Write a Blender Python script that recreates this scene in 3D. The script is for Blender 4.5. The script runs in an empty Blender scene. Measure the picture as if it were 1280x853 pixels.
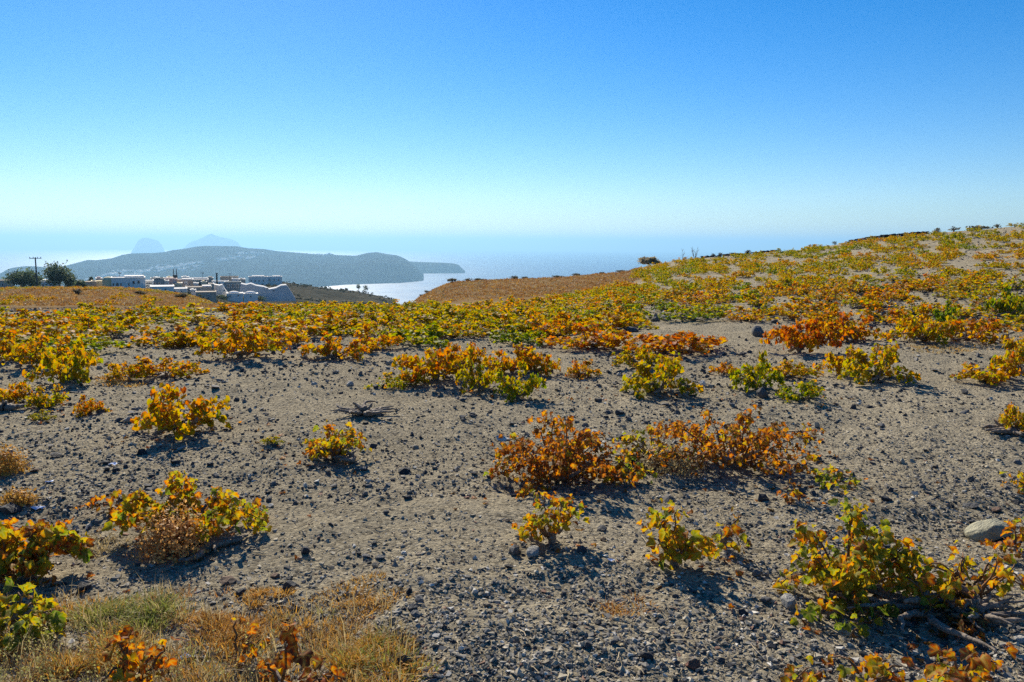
import bpy, bmesh, math, random
import numpy as np
from mathutils import Vector, Matrix

PI = math.pi
sc = bpy.context.scene
col = sc.collection

# ------------------------------------------------------------------ camera
W0, H0, F0 = 1280.0, 853.0, 995.0
ZC = 1.62
PITCH = math.radians(6.99)
ROLL = math.radians(0.31)
_f = Vector((0, math.cos(PITCH), -math.sin(PITCH)))
_u = Vector((0, math.sin(PITCH), math.cos(PITCH)))
_r = Vector((1, 0, 0))
CR = _r * math.cos(ROLL) + _u * math.sin(ROLL)
CU = _u * math.cos(ROLL) - _r * math.sin(ROLL)
CF = _f
cam_d = bpy.data.cameras.new('camera')
cam = bpy.data.objects.new('camera', cam_d)
col.objects.link(cam)
sc.camera = cam
cam_d.sensor_width = 36.0
cam_d.lens = F0 / W0 * 36.0
cam_d.clip_start = 0.05
cam_d.clip_end = 200000
M = Matrix((CR, CU, -CF)).transposed().to_4x4()
M.translation = Vector((0, 0, ZC))
cam.matrix_world = M

# ------------------------------------------------------------------ sky, sun, exposure
SUN_AZ = math.radians(-20.0)       # ahead of the camera, a little to one side
SUN_EL = math.radians(32.0)
world = bpy.data.worlds.new('World')
sc.world = world
world.use_nodes = True
nt = world.node_tree
nt.nodes.clear()
wo = nt.nodes.new('ShaderNodeOutputWorld')
bg = nt.nodes.new('ShaderNodeBackground')
sky = nt.nodes.new('ShaderNodeTexSky')
sky.sky_type = 'NISHITA'
sky.sun_disc = False
sky.sun_elevation = SUN_EL
sky.sun_rotation = SUN_AZ
sky.altitude = 300
sky.air_density = 1.0
sky.dust_density = 0.12
sky.ozone_density = 3.5
hs = nt.nodes.new('ShaderNodeHueSaturation')
hs.inputs['Saturation'].default_value = 1.48
bg.inputs['Strength'].default_value = 0.076
nt.links.new(sky.outputs[0], hs.inputs['Color'])
tint = nt.nodes.new('ShaderNodeMix')
tint.data_type = 'RGBA'; tint.blend_type = 'MULTIPLY'
tint.inputs[0].default_value = 1.0
tint.inputs[7].default_value = (0.85, 0.915, 1.06, 1)
nt.links.new(hs.outputs[0], tint.inputs[6])
nt.links.new(tint.outputs[2], bg.inputs['Color'])
nt.links.new(bg.outputs[0], wo.inputs['Surface'])

sun_d = bpy.data.lights.new('sun', 'SUN')
sun_d.energy = 5.0
sun_d.angle = math.radians(0.5)
sun_d.color = (1.0, 0.91, 0.75)
sun = bpy.data.objects.new('sun', sun_d)
col.objects.link(sun)
SUND = Vector((math.sin(SUN_AZ) * math.cos(SUN_EL), math.cos(SUN_AZ) * math.cos(SUN_EL), math.sin(SUN_EL)))
sun.rotation_euler = SUND.to_track_quat('Z', 'Y').to_euler()
sun.location = (0, 0, 40)

sc.view_settings.view_transform = 'Standard'
sc.view_settings.look = 'None'
sc.view_settings.gamma = 1.0
sc.view_settings.exposure = 0.6
sc.view_settings.use_curve_mapping = False
sc.cycles.use_denoising = False
sc.cycles.max_bounces = 6
sc.cycles.volume_bounces = 0
sc.cycles.transparent_max_bounces = 8

# ------------------------------------------------------------------ helpers
RNG = np.random.default_rng(11)
random.seed(7)


def ray(px, py):
    return (CF + CR * ((px - W0 / 2) / F0) - CU * ((py - H0 / 2) / F0)).normalized()


def az_el(px, py):
    d = ray(px, py)
    return math.atan2(d.x, d.y), d.z / math.hypot(d.x, d.y)


def project(p):
    v = Vector(p) - Vector((0, 0, ZC))
    z = v.dot(CF)
    return W0 / 2 + F0 * v.dot(CR) / z, H0 / 2 - F0 * v.dot(CU) / z, z


def project_np(P):
    V = P - np.array((0, 0, ZC))
    z = V @ np.array(CF)
    zz = np.where(z > 0.01, z, 0.01)
    return W0 / 2 + F0 * (V @ np.array(CR)) / zz, H0 / 2 - F0 * (V @ np.array(CU)) / zz, z


def _hash(ix, iy, s):
    h = (ix.astype(np.int64) * 374761393 + iy.astype(np.int64) * 668265263 + s * 1442695041) & 0x7fffffff
    h = (h ^ (h >> 13)) * 1274126177 & 0x7fffffff
    return ((h ^ (h >> 16)) & 0xffff) / 65535.0


def noise2(x, y, s=0):
    x = np.asarray(x, float); y = np.asarray(y, float)
    ix = np.floor(x); iy = np.floor(y)
    fx = x - ix; fy = y - iy
    fx = fx * fx * (3 - 2 * fx); fy = fy * fy * (3 - 2 * fy)
    a = _hash(ix, iy, s); b = _hash(ix + 1, iy, s); c = _hash(ix, iy + 1, s); d = _hash(ix + 1, iy + 1, s)
    return (a * (1 - fx) + b * fx) * (1 - fy) + (c * (1 - fx) + d * fx) * fy


def fbm(x, y, o=4, s=0):
    t = 0; a = 1.0; n = 0
    for k in range(o):
        t = t + a * noise2(x * 2 ** k, y * 2 ** k, s + k * 17); n += a; a *= 0.5
    return t / n


def mesh_np(name, V, Fc, attrs=None, smooth=False):
    """V (n,3), Fc (m,k) all of one size or a list of arrays"""
    me = bpy.data.meshes.new(name)
    if not isinstance(Fc, list):
        Fc = [Fc]
    Fc = [np.asarray(f, dtype=np.int32) for f in Fc if len(f)]
    V = np.asarray(V, dtype=np.float32)
    me.vertices.add(len(V)); me.vertices.foreach_set('co', V.ravel())
    nl = sum(f.size for f in Fc); nf = sum(len(f) for f in Fc)
    me.loops.add(nl); me.polygons.add(nf)
    me.loops.foreach_set('vertex_index', np.concatenate([f.ravel() for f in Fc]))
    sizes = np.concatenate([np.full(len(f), f.shape[1], np.int32) for f in Fc])
    st = np.concatenate([[0], np.cumsum(sizes)[:-1]]).astype(np.int32)
    me.polygons.foreach_set('loop_start', st)
    me.update(calc_edges=True)
    me.polygons.foreach_set('use_smooth', np.full(nf, bool(smooth)))
    for k, a in (attrs or {}).items():
        a = np.asarray(a, dtype=np.float32)
        if a.ndim == 1:
            at = me.attributes.new(k, 'FLOAT', 'POINT'); at.data.foreach_set('value', a)
        else:
            if a.shape[1] == 3:
                a = np.concatenate([a, np.ones((len(a), 1), np.float32)], 1)
            at = me.attributes.new(k, 'FLOAT_COLOR', 'POINT'); at.data.foreach_set('color', a.ravel())
    me.validate()
    return me


def link(name, data, mat=None, parent=None, loc=None):
    o = bpy.data.objects.new(name, data)
    col.objects.link(o)
    if mat is not None and data is not None and len(data.materials) == 0:
        data.materials.append(mat)
    if parent is not None:
        o.parent = parent
    if loc is not None:
        o.location = loc
    return o


def tag(o, label=None, cat=None, group=None, kind=None):
    if label: o['label'] = label
    if cat: o['category'] = cat
    if group: o['group'] = group
    if kind: o['kind'] = kind
    return o


def empty(name, loc, rz=0):
    o = bpy.data.objects.new(name, None)
    col.objects.link(o)
    o.location = loc
    o.rotation_euler = (0, 0, rz)
    o.empty_display_size = 0.1
    return o


class MB:
    """collects simple shapes into one mesh"""
    def __init__(s):
        s.v = []; s.f = []

    def box(s, x0, x1, y0, y1, z0, z1):
        n = len(s.v)
        s.v += [(x0, y0, z0), (x1, y0, z0), (x1, y1, z0), (x0, y1, z0), (x0, y0, z1), (x1, y0, z1), (x1, y1, z1), (x0, y1, z1)]
        s.f += [tuple(n + i for i in q) for q in ((0, 3, 2, 1), (4, 5, 6, 7), (0, 1, 5, 4), (1, 2, 6, 5), (2, 3, 7, 6), (3, 0, 4, 7))]
        return s

    def prism(s, pts, y0, y1):
        """outline in x,z pushed through y"""
        n = len(s.v); k = len(pts)
        s.v += [(p[0], y0, p[1]) for p in pts] + [(p[0], y1, p[1]) for p in pts]
        s.f.append(tuple(n + i for i in range(k)))
        s.f.append(tuple(n + k + i for i in reversed(range(k))))
        for i in range(k):
            j = (i + 1) % k
            s.f.append((n + j, n + i, n + k + i, n + k + j))
        return s

    def tube(s, pts, rad, seg=6, jitter=0.0, rng=random):
        n = len(s.v)
        pts = [Vector(p) for p in pts]
        up = Vector((0.13, 0.21, 0.97))
        for i, p in enumerate(pts):
            t = (pts[min(i + 1, len(pts) - 1)] - pts[max(i - 1, 0)])
            if t.length < 1e-9: t = Vector((0, 0, 1))
            t.normalize()
            a = t.cross(up)
            if a.length < 1e-3: a = t.cross(Vector((1, 0, 0)))
            a.normalize(); b = t.cross(a)
            for k in range(seg):
                q = 2 * PI * k / seg
                rr = rad[i] * (1 + jitter * rng.uniform(-1, 1))
                s.v.append(tuple(p + (a * math.cos(q) + b * math.sin(q)) * rr))
        for i in range(len(pts) - 1):
            for k in range(seg):
                k2 = (k + 1) % seg
                s.f.append((n + i * seg + k, n + i * seg + k2, n + (i + 1) * seg + k2, n + (i + 1) * seg + k))
        s.f.append(tuple(n + k for k in reversed(range(seg))))
        s.f.append(tuple(n + (len(pts) - 1) * seg + k for k in range(seg)))
        return s

    def lathe(s, prof, seg=16, cx=0, cy=0):
        n = len(s.v)
        for (r, z) in prof:
            for k in range(seg):
                q = 2 * PI * k / seg
                s.v.append((cx + r * math.cos(q), cy + r * math.sin(q), z))
        for i in range(len(prof) - 1):
            for k in range(seg):
                k2 = (k + 1) % seg
                s.f.append((n + i * seg + k, n + i * seg + k2, n + (i + 1) * seg + k2, n + (i + 1) * seg + k))
        s.f.append(tuple(n + k for k in reversed(range(seg))))
        s.f.append(tuple(n + (len(prof) - 1) * seg + k for k in range(seg)))
        return s

    def mesh(s, name, smooth=False):
        me = bpy.data.meshes.new(name)
        me.from_pydata(s.v, [], s.f)
        me.update()
        if smooth:
            me.polygons.foreach_set('use_smooth', np.ones(len(me.polygons), bool))
        return me

    def build(s, name, mat, parent=None, loc=None, smooth=False):
        return link(name, s.mesh(name, smooth), mat, parent, loc)


# ------------------------------------------------------------------ materials
def new_mat(name):
    m = bpy.data.materials.new(name)
    m.use_nodes = True
    t = m.node_tree
    t.nodes.clear()
    out = t.nodes.new('ShaderNodeOutputMaterial')
    return m, t, out


def N(t, typ, **kw):
    n = t.nodes.new(typ)
    for k, v in kw.items():
        if k in n.inputs:
            n.inputs[k].default_value = v
        else:
            setattr(n, k, v)
    return n


def ramp(t, stops):
    n = t.nodes.new('ShaderNodeValToRGB')
    e = n.color_ramp.elements
    while len(e) > 1: e.remove(e[-1])
    e[0].position = stops[0][0]; e[0].color = (*stops[0][1], 1)
    for p, c in stops[1:]:
        x = e.new(p); x.color = (*c, 1)
    return n


def mixc(t, a, b, fac, mode='MIX'):
    n = t.nodes.new('ShaderNodeMix')
    n.data_type = 'RGBA'; n.blend_type = mode
    for s, v in ((0, fac), (6, a), (7, b)):
        if hasattr(v, 'links') or hasattr(v, 'is_linked'):
            t.links.new(v, n.inputs[s])
        elif s == 0:
            n.inputs[0].default_value = v
        else:
            n.inputs[s].default_value = (*v, 1)
    return n.outputs[2]


def math_n(t, op, a, b=0.0, clamp=False):
    n = t.nodes.new('ShaderNodeMath'); n.operation = op; n.use_clamp = clamp
    for i, v in enumerate((a, b)):
        if hasattr(v, 'is_linked'): t.links.new(v, n.inputs[i])
        else: n.inputs[i].default_value = v
    return n.outputs[0]


def plain(name, c, rough=0.8, var=0.15, scale=3.0, bump=0.0):
    m, t, out = new_mat(name)
    b = N(t, 'ShaderNodeBsdfPrincipled', Roughness=rough)
    b.inputs['Specular IOR Level'].default_value = 0.1 if rough > .5 else .5
    tc = N(t, 'ShaderNodeTexCoord')
    nz = N(t, 'ShaderNodeTexNoise', Scale=scale, Detail=4.0)
    t.links.new(tc.outputs['Object'], nz.inputs['Vector'])
    rp = ramp(t, [(0.3, tuple(x * (1 - var) for x in c)), (0.7, tuple(min(1, x * (1 + var)) for x in c))])
    t.links.new(nz.outputs['Fac'], rp.inputs[0])
    t.links.new(rp.outputs[0], b.inputs['Base Color'])
    if bump:
        bp = N(t, 'ShaderNodeBump', Strength=bump, Distance=0.02)
        t.links.new(nz.outputs['Fac'], bp.inputs['Height'])
        t.links.new(bp.outputs[0], b.inputs['Normal'])
    t.links.new(b.outputs[0], out.inputs['Surface'])
    return m


LEAF_RAMP = [(0.0, (0.035, 0.075, 0.012)), (0.18, (0.085, 0.15, 0.014)), (0.36, (0.21, 0.225, 0.013)), (0.5, (0.36, 0.27, 0.012)),
             (0.64, (0.46, 0.22, 0.012)), (0.78, (0.44, 0.115, 0.010)), (0.9, (0.30, 0.055, 0.010)), (1.0, (0.10, 0.035, 0.018))]


def leaf_material(name, per_object):
    m, t, out = new_mat(name)
    oi = N(t, 'ShaderNodeObjectInfo')
    sep = N(t, 'ShaderNodeSeparateColor')
    t.links.new(oi.outputs['Color'], sep.inputs[0])
    at = N(t, 'ShaderNodeAttribute', attribute_name='leaf')
    sa = N(t, 'ShaderNodeSeparateColor')
    t.links.new(at.outputs['Color'], sa.inputs[0])
    tv = sep.outputs[0]
    if not per_object:
        tv = math_n(t, 'ADD', math_n(t, 'SUBTRACT', tv, 0.5), sa.outputs[2])
    tc = N(t, 'ShaderNodeTexCoord')
    nz = N(t, 'ShaderNodeTexNoise', Scale=(2.2 if per_object else 30.0), Detail=3.0)
    t.links.new(tc.outputs['Object'], nz.inputs['Vector'])
    v = math_n(t, 'ADD', tv, math_n(t, 'MULTIPLY', math_n(t, 'SUBTRACT', nz.outputs['Fac'], 0.5), 0.75 if per_object else 0.45))
    v = math_n(t, 'ADD', v, math_n(t, 'MULTIPLY', sa.outputs[0], 0.2), clamp=True)
    rp = ramp(t, LEAF_RAMP)
    t.links.new(v, rp.inputs[0])
    c = mixc(t, rp.outputs[0], (0.42, 0.36, 0.10), math_n(t, 'MULTIPLY', sa.outputs[1], 0.45))
    b = N(t, 'ShaderNodeBsdfPrincipled', Roughness=0.62)
    b.inputs['Specular IOR Level'].default_value = 0.15
    t.links.new(c, b.inputs['Base Color'])
    tr = N(t, 'ShaderNodeBsdfTranslucent')
    h2 = N(t, 'ShaderNodeHueSaturation', Saturation=1.08, Value=1.5)
    t.links.new(c, h2.inputs['Color'])
    t.links.new(h2.outputs[0], tr.inputs['Color'])
    mx = N(t, 'ShaderNodeMixShader')
    mx.inputs[0].default_value = 0.5
    t.links.new(b.outputs[0], mx.inputs[1]); t.links.new(tr.outputs[0], mx.inputs[2])
    t.links.new(mx.outputs[0], out.inputs['Surface'])
    return m


def attr_mat(name, rough=0.85, translucent=0.0, bump=0.0, objcol=False, spec=0.3):
    """colour from a per-piece colour attribute (or the object's own colour) with grain"""
    m, t, out = new_mat(name)
    if objcol:
        src = N(t, 'ShaderNodeObjectInfo').outputs['Color']
    else:
        src = N(t, 'ShaderNodeAttribute', attribute_name='tone').outputs['Color']
    tc = N(t, 'ShaderNodeTexCoord')
    nz = N(t, 'ShaderNodeTexNoise', Scale=(3.0 if objcol else 60.0), Detail=6.0, Roughness=0.65)
    t.links.new(tc.outputs['Object'], nz.inputs['Vector'])
    rp = ramp(t, [(0.3, (0.72, 0.72, 0.72)), (0.72, (1.3, 1.27, 1.2))])
    t.links.new(nz.outputs['Fac'], rp.inputs[0])
    c = mixc(t, src, rp.outputs[0], 1.0, 'MULTIPLY')
    b = N(t, 'ShaderNodeBsdfPrincipled', Roughness=rough)
    b.inputs['Specular IOR Level'].default_value = spec
    t.links.new(c, b.inputs['Base Color'])
    if bump:
        bp = N(t, 'ShaderNodeBump', Strength=bump, Distance=0.15 if objcol else 0.004)
        t.links.new(nz.outputs['Fac'], bp.inputs['Height']); t.links.new(bp.outputs[0], b.inputs['Normal'])
    sh = b.outputs[0]
    if translucent:
        tr = N(t, 'ShaderNodeBsdfTranslucent'); t.links.new(c, tr.inputs['Color'])
        mx = N(t, 'ShaderNodeMixShader'); mx.inputs[0].default_value = translucent
        t.links.new(sh, mx.inputs[1]); t.links.new(tr.outputs[0], mx.inputs[2]); sh = mx.outputs[0]
    t.links.new(sh, out.inputs['Surface'])
    return m


M_LEAF = leaf_material('vine_leaf', True)
M_FOL = leaf_material('vine_foliage', False)
M_STONE = attr_mat('loose_stone', 0.8, bump=0.6, objcol=True, spec=0.35)
M_PEB = attr_mat('pebble', 0.85, bump=0.3)
M_GRASS = attr_mat('grass_blade', 0.6, translucent=0.4)


def bark_mat():
    m, t, out = new_mat('vine_wood')
    tc = N(t, 'ShaderNodeTexCoord')
    nz = N(t, 'ShaderNodeTexNoise', Scale=45.0, Detail=6.0, Roughness=0.7, Distortion=1.5)
    t.links.new(tc.outputs['Object'], nz.inputs['Vector'])
    rp = ramp(t, [(0.3, (0.07, 0.052, 0.038)), (0.5, (0.20, 0.155, 0.115)), (0.72, (0.42, 0.35, 0.27))])
    t.links.new(nz.outputs['Fac'], rp.inputs[0])
    b = N(t, 'ShaderNodeBsdfPrincipled', Roughness=0.85)
    t.links.new(rp.outputs[0], b.inputs['Base Color'])
    bp = N(t, 'ShaderNodeBump', Strength=0.9, Distance=0.006)
    t.links.new(nz.outputs['Fac'], bp.inputs['Height']); t.links.new(bp.outputs[0], b.inputs['Normal'])
    t.links.new(b.outputs[0], out.inputs['Surface'])
    return m


M_WOOD = bark_mat()
M_CANE = plain('vine_cane', (0.20, 0.11, 0.055), 0.7, 0.3, 25)


def soil_mat():
    m, t, out = new_mat('gravelly_soil')
    geo = N(t, 'ShaderNodeNewGeometry')
    pos = geo.outputs['Position']

    def nz(scale, detail=4.0, rough=0.55):
        n = N(t, 'ShaderNodeTexNoise', Scale=scale, Detail=detail, Roughness=rough)
        t.links.new(pos, n.inputs['Vector']); return n.outputs['Fac']
    big, mid, fine, grit = nz(0.35, 3), nz(3.0, 5), nz(28.0, 6, 0.7), nz(150.0, 3, 0.8)
    r1 = ramp(t, [(0.25, (0.24, 0.208, 0.15)), (0.48, (0.36, 0.312, 0.222)), (0.75, (0.46, 0.395, 0.28))])
    t.links.new(math_n(t, 'ADD', math_n(t, 'MULTIPLY', big, 0.6), math_n(t, 'MULTIPLY', mid, 0.4)), r1.inputs[0])
    r2 = ramp(t, [(0.3, (0.55, 0.56, 0.58)), (0.5, (1, 1, 1)), (0.72, (1.3, 1.27, 1.2))])
    t.links.new(math_n(t, 'ADD', math_n(t, 'MULTIPLY', fine, 0.55), math_n(t, 'MULTIPLY', grit, 0.45)), r2.inputs[0])
    c = mixc(t, r1.outputs[0], r2.outputs[0], 1.0, 'MULTIPLY')
    # small embedded grains
    vo = N(t, 'ShaderNodeTexVoronoi', Scale=55.0)
    t.links.new(pos, vo.inputs['Vector'])
    vs = N(t, 'ShaderNodeSeparateColor'); t.links.new(vo.outputs['Color'], vs.inputs[0])
    r3 = ramp(t, [(0.0, (0.3, 0.3, 0.32)), (0.22, (0.55, 0.54, 0.53)), (0.3, (1, 1, 1)), (0.8, (1.05, 1.03, 1.0)), (0.93, (1.5, 1.48, 1.42))])
    t.links.new(vs.outputs[0], r3.inputs[0])
    c = mixc(t, c, mixc(t, c, r3.outputs[0], 1.0, 'MULTIPLY'), 0.75)
    cov = N(t, 'ShaderNodeAttribute', attribute_name='cover')
    cs = N(t, 'ShaderNodeSeparateColor'); t.links.new(cov.outputs['Color'], cs.inputs[0])
    # dry brown weeds on the fallow ground
    rb = ramp(t, [(0.3, (0.13, 0.08, 0.04)), (0.5, (0.23, 0.145, 0.068)), (0.7, (0.33, 0.215, 0.105))])
    mz = N(t, 'ShaderNodeTexNoise', Scale=0.35, Detail=9.0, Roughness=0.7)
    t.links.new(pos, mz.inputs['Vector']); t.links.new(mz.outputs['Fac'], rb.inputs[0])
    c = mixc(t, c, rb.outputs[0], cs.outputs[0])
    # dark scrub on the slope by the village
    rs = ramp(t, [(0.35, (0.04, 0.04, 0.03)), (0.52, (0.085, 0.078, 0.055)), (0.7, (0.17, 0.145, 0.10))])
    sz = N(t, 'ShaderNodeTexNoise', Scale=0.09, Detail=8.0, Roughness=0.72)
    t.links.new(pos, sz.inputs['Vector']); t.links.new(sz.outputs['Fac'], rs.inputs[0])
    c = mixc(t, c, rs.outputs[0], cs.outputs[1])
    b = N(t, 'ShaderNodeBsdfPrincipled', Roughness=0.95)
    b.inputs['Specular IOR Level'].default_value = 0.0
    t.links.new(c, b.inputs['Base Color'])
    hgt = math_n(t, 'ADD', math_n(t, 'MULTIPLY', fine, 0.7), math_n(t, 'MULTIPLY', grit, 0.35))
    hgt = math_n(t, 'SUBTRACT', hgt, math_n(t, 'MULTIPLY', vo.outputs['Distance'], 0.25))
    bp = N(t, 'ShaderNodeBump', Strength=1.0, Distance=0.035)
    t.links.new(hgt, bp.inputs['Height']); t.links.new(bp.outputs[0], b.inputs['Normal'])
    t.links.new(b.outputs[0], out.inputs['Surface'])
    return m


def sea_mat():
    m, t, out = new_mat('sea_water')
    geo = N(t, 'ShaderNodeNewGeometry')
    nz = N(t, 'ShaderNodeTexNoise', Scale=0.004, Detail=8.0, Roughness=0.7)
    t.links.new(geo.outputs['Position'], nz.inputs['Vector'])
    b = N(t, 'ShaderNodeBsdfPrincipled', IOR=1.33)
    rp = ramp(t, [(0.3, (0.006, 0.05, 0.13)), (0.7, (0.012, 0.075, 0.17))])
    t.links.new(nz.outputs['Fac'], rp.inputs[0]); t.links.new(rp.outputs[0], b.inputs['Base Color'])
    rr = ramp(t, [(0.3, (0.34, 0.34, 0.34)), (0.7, (0.46, 0.46, 0.46))])
    t.links.new(nz.outputs['Fac'], rr.inputs[0]); t.links.new(rr.outputs[0], b.inputs['Roughness'])
    t.links.new(b.outputs[0], out.inputs['Surface'])
    return m


def far_land_mat():
    m, t, out = new_mat('far_land')
    geo = N(t, 'ShaderNodeNewGeometry')
    nz = N(t, 'ShaderNodeTexNoise', Scale=0.006, Detail=9.0, Roughness=0.7)
    t.links.new(geo.outputs['Position'], nz.inputs['Vector'])
    rp = ramp(t, [(0.35, (0.024, 0.026, 0.022)), (0.5, (0.036, 0.036, 0.03)), (0.68, (0.065, 0.06, 0.05))])
    t.links.new(nz.outputs['Fac'], rp.inputs[0])
    b = N(t, 'ShaderNodeBsdfPrincipled', Roughness=1.0)
    b.inputs['Specular IOR Level'].default_value = 0.0
    t.links.new(rp.outputs[0], b.inputs['Base Color'])
    t.links.new(b.outputs[0], out.inputs['Surface'])
    return m


M_SOIL, M_SEA, M_LAND = soil_mat(), sea_mat(), far_land_mat()
M_WHITE = plain('whitewash', (0.84, 0.80, 0.72), 0.8, 0.06, 0.6)
M_SHADEW = plain('shaded_whitewash', (0.56, 0.56, 0.55), 0.85, 0.12, 0.3)  # whitewash greyed so the large building's shade is in the colour
M_CREAM = plain('cream_render', (0.80, 0.64, 0.36), 0.8, 0.06, 0.6)
M_TAN = plain('tan_render', (0.46, 0.38, 0.29), 0.85, 0.12, 0.5)
M_PINK = plain('pink_render', (0.52, 0.38, 0.33), 0.85, 0.1, 0.5)
M_GREYB = plain('grey_teal_render', (0.16, 0.21, 0.23), 0.7, 0.12, 0.4)
M_DARK = plain('dark_opening', (0.03, 0.05, 0.07), 0.25, 0.2, 1.0)
M_POLE = plain('weathered_pole', (0.06, 0.055, 0.05), 0.8, 0.2, 2.0)
M_BASALT = plain('basalt_wall_stone', (0.035, 0.035, 0.036), 0.85, 0.4, 4.0)

# ------------------------------------------------------------------ terrain
# columns: photo x -> (distance m, photo y) pairs, or (distance, None, metres below the eye)
NEAR = [(0.3, None, ZC), (13, None, ZC), (16, None, ZC + .05)]
FARL = [(250, 361.5), (330, 360), (420, 361), (520, 364), (700, None, 120), (1500, None, 318)]


def fall(rc, zc):
    return [(rc * 1.5, None, zc + 5), (rc * 2.6, None, zc + 18), (400, None, 75), (800, None, 215), (1500, None, 318)]


COLS = {
    -420: [(22, 392), (32, 386), (50, 377), (80, 362), (110, 366), (160, 368)] + FARL,
    0: [(22, 392), (32, 386), (50, 377), (80, 360), (110, 365), (160, 368)] + FARL,
    70: [(22, 392), (32, 386), (50, 377), (80, 359.5), (110, 365), (160, 368)] + FARL,
    140: [(22, 392), (32, 386), (50, 377), (80, 359), (110, 365), (160, 368), (250, 361), (330, 358), (420, 358), (520, 361), (700, None, 120), (1500, None, 318)],
    190: [(22, 392), (32, 386), (50, 378), (80, 362.5), (110, 369), (160, 371), (250, 363), (330, 357), (420, 356), (520, 359), (700, None, 120), (1500, None, 318)],
    215: [(22, 392), (32, 386), (50, 379), (80, 366), (110, 373), (160, 376), (250, 367), (330, 360), (420, 356), (520, 356), (700, None, 120), (1500, None, 318)],
    240: [(22, 392), (32, 386), (50, 380), (78, 371), (110, 380), (160, 384), (250, 375), (330, 364), (420, 356), (520, 355), (700, None, 120), (1500, None, 318)],
    280: [(22, 392), (32, 387), (50, 383), (65, 382), (90, 391), (160, 398), (260, 388), (320, 379), (380, 368), (440, 357), (520, 354), (750, None, 150), (1500, None, 318)],
    320: [(22, 392), (32, 389), (50, 386.5), (65, 391), (100, 400), (250, 396), (330, 384), (380, 374), (440, 362), (520, 354), (560, 353.5), (750, None, 150), (1500, None, 318)],
    350: [(22, 392), (32, 389), (50, 386.5), (65, 392), (100, 402), (250, 398), (330, 388), (400, 374), (470, 360), (560, 351.5), (620, 350.5), (800, None, 150), (1500, None, 318)],
    400: [(22, 392), (32, 389), (50, 386.5), (65, 392), (100, 402), (250, 398), (350, 387), (450, 372), (560, 358), (620, 355.5), (800, None, 150), (1500, None, 318)],
    450: [(22, 392), (32, 389), (50, 386.5), (65, 391), (100, 402), (250, 398), (350, 390), (450, 378), (560, 366), (620, 362), (800, None, 150), (1500, None, 318)],
    503: [(22, 391), (32, 388), (50, 386), (65, 390), (100, 400), (250, 396), (350, 390), (450, 383), (560, 377), (620, 375), (800, None, 200), (1500, None, 318)],
    514: [(22, 391), (32, 385), (50, 381), (65, 379), (90, 386), (200, None, 25), (400, None, 70), (800, None, 205), (1500, None, 318)],
    522: [(22, 391), (32, 384), (46, 380), (68, 370)] + fall(68, 5.2),
    560: [(22, 391), (32, 384), (45, 379), (70, 350.5)] + fall(70, 4.0),
    600: [(22, 390), (32, 383), (45, 377), (72, 348)] + fall(72, 3.9),
    700: [(22, 388), (32, 379), (45, 371), (72, 344.5)] + fall(72, 3.4),
    780: [(22, 385), (32, 371), (45, 357), (72, 338)] + fall(72, 2.9),
    800: [(22, 383), (32, 367), (45, 350), (68, 332)] + fall(68, 2.4),
    850: [(22, 380), (32, 360), (45, 341), (66, 322)] + fall(66, 1.6),
    900: [(22, 378), (32, 356), (45, 337), (66, 318.5)] + fall(66, 1.4),
    1000: [(22, 375), (32, 352), (45, 330), (65, 309.5)] + fall(65, .7),
    1100: [(22, 373), (32, 343), (45, 318), (64, 294)] + fall(64, -.3),
    1180: [(22, 372), (32, 342), (45, 314), (62, 286)] + fall(62, -.8),
    1280: [(22, 371), (32, 341), (45, 309), (60, 276.5)] + fall(60, -1.2),
    1450: [(22, 370), (32, 338), (45, 300), (60, 262)] + fall(60, -2.0),
    1800: [(22, 370), (32, 338), (45, 300), (60, 262)] + fall(60, -2.0),
}


def rings():
    r = [0.25]
    while r[-1] < 1500:
        a = r[-1]
        k = .08 if a < 1.6 else (.0075 if a < 7 else (.011 if a < 20 else (.016 if a < 90 else .025)))
        r.append(a * (1 + k))
    return np.array(r)


RG = rings()
AZ = np.concatenate([np.linspace(-180, -60, 25)[:-1], np.linspace(-60, -40, 21)[:-1], np.linspace(-40, 40, 421), np.linspace(40, 60, 21)[1:], np.linspace(60, 180, 25)[1:]])
AZ = np.radians(AZ)
LG = np.log(RG)


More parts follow.
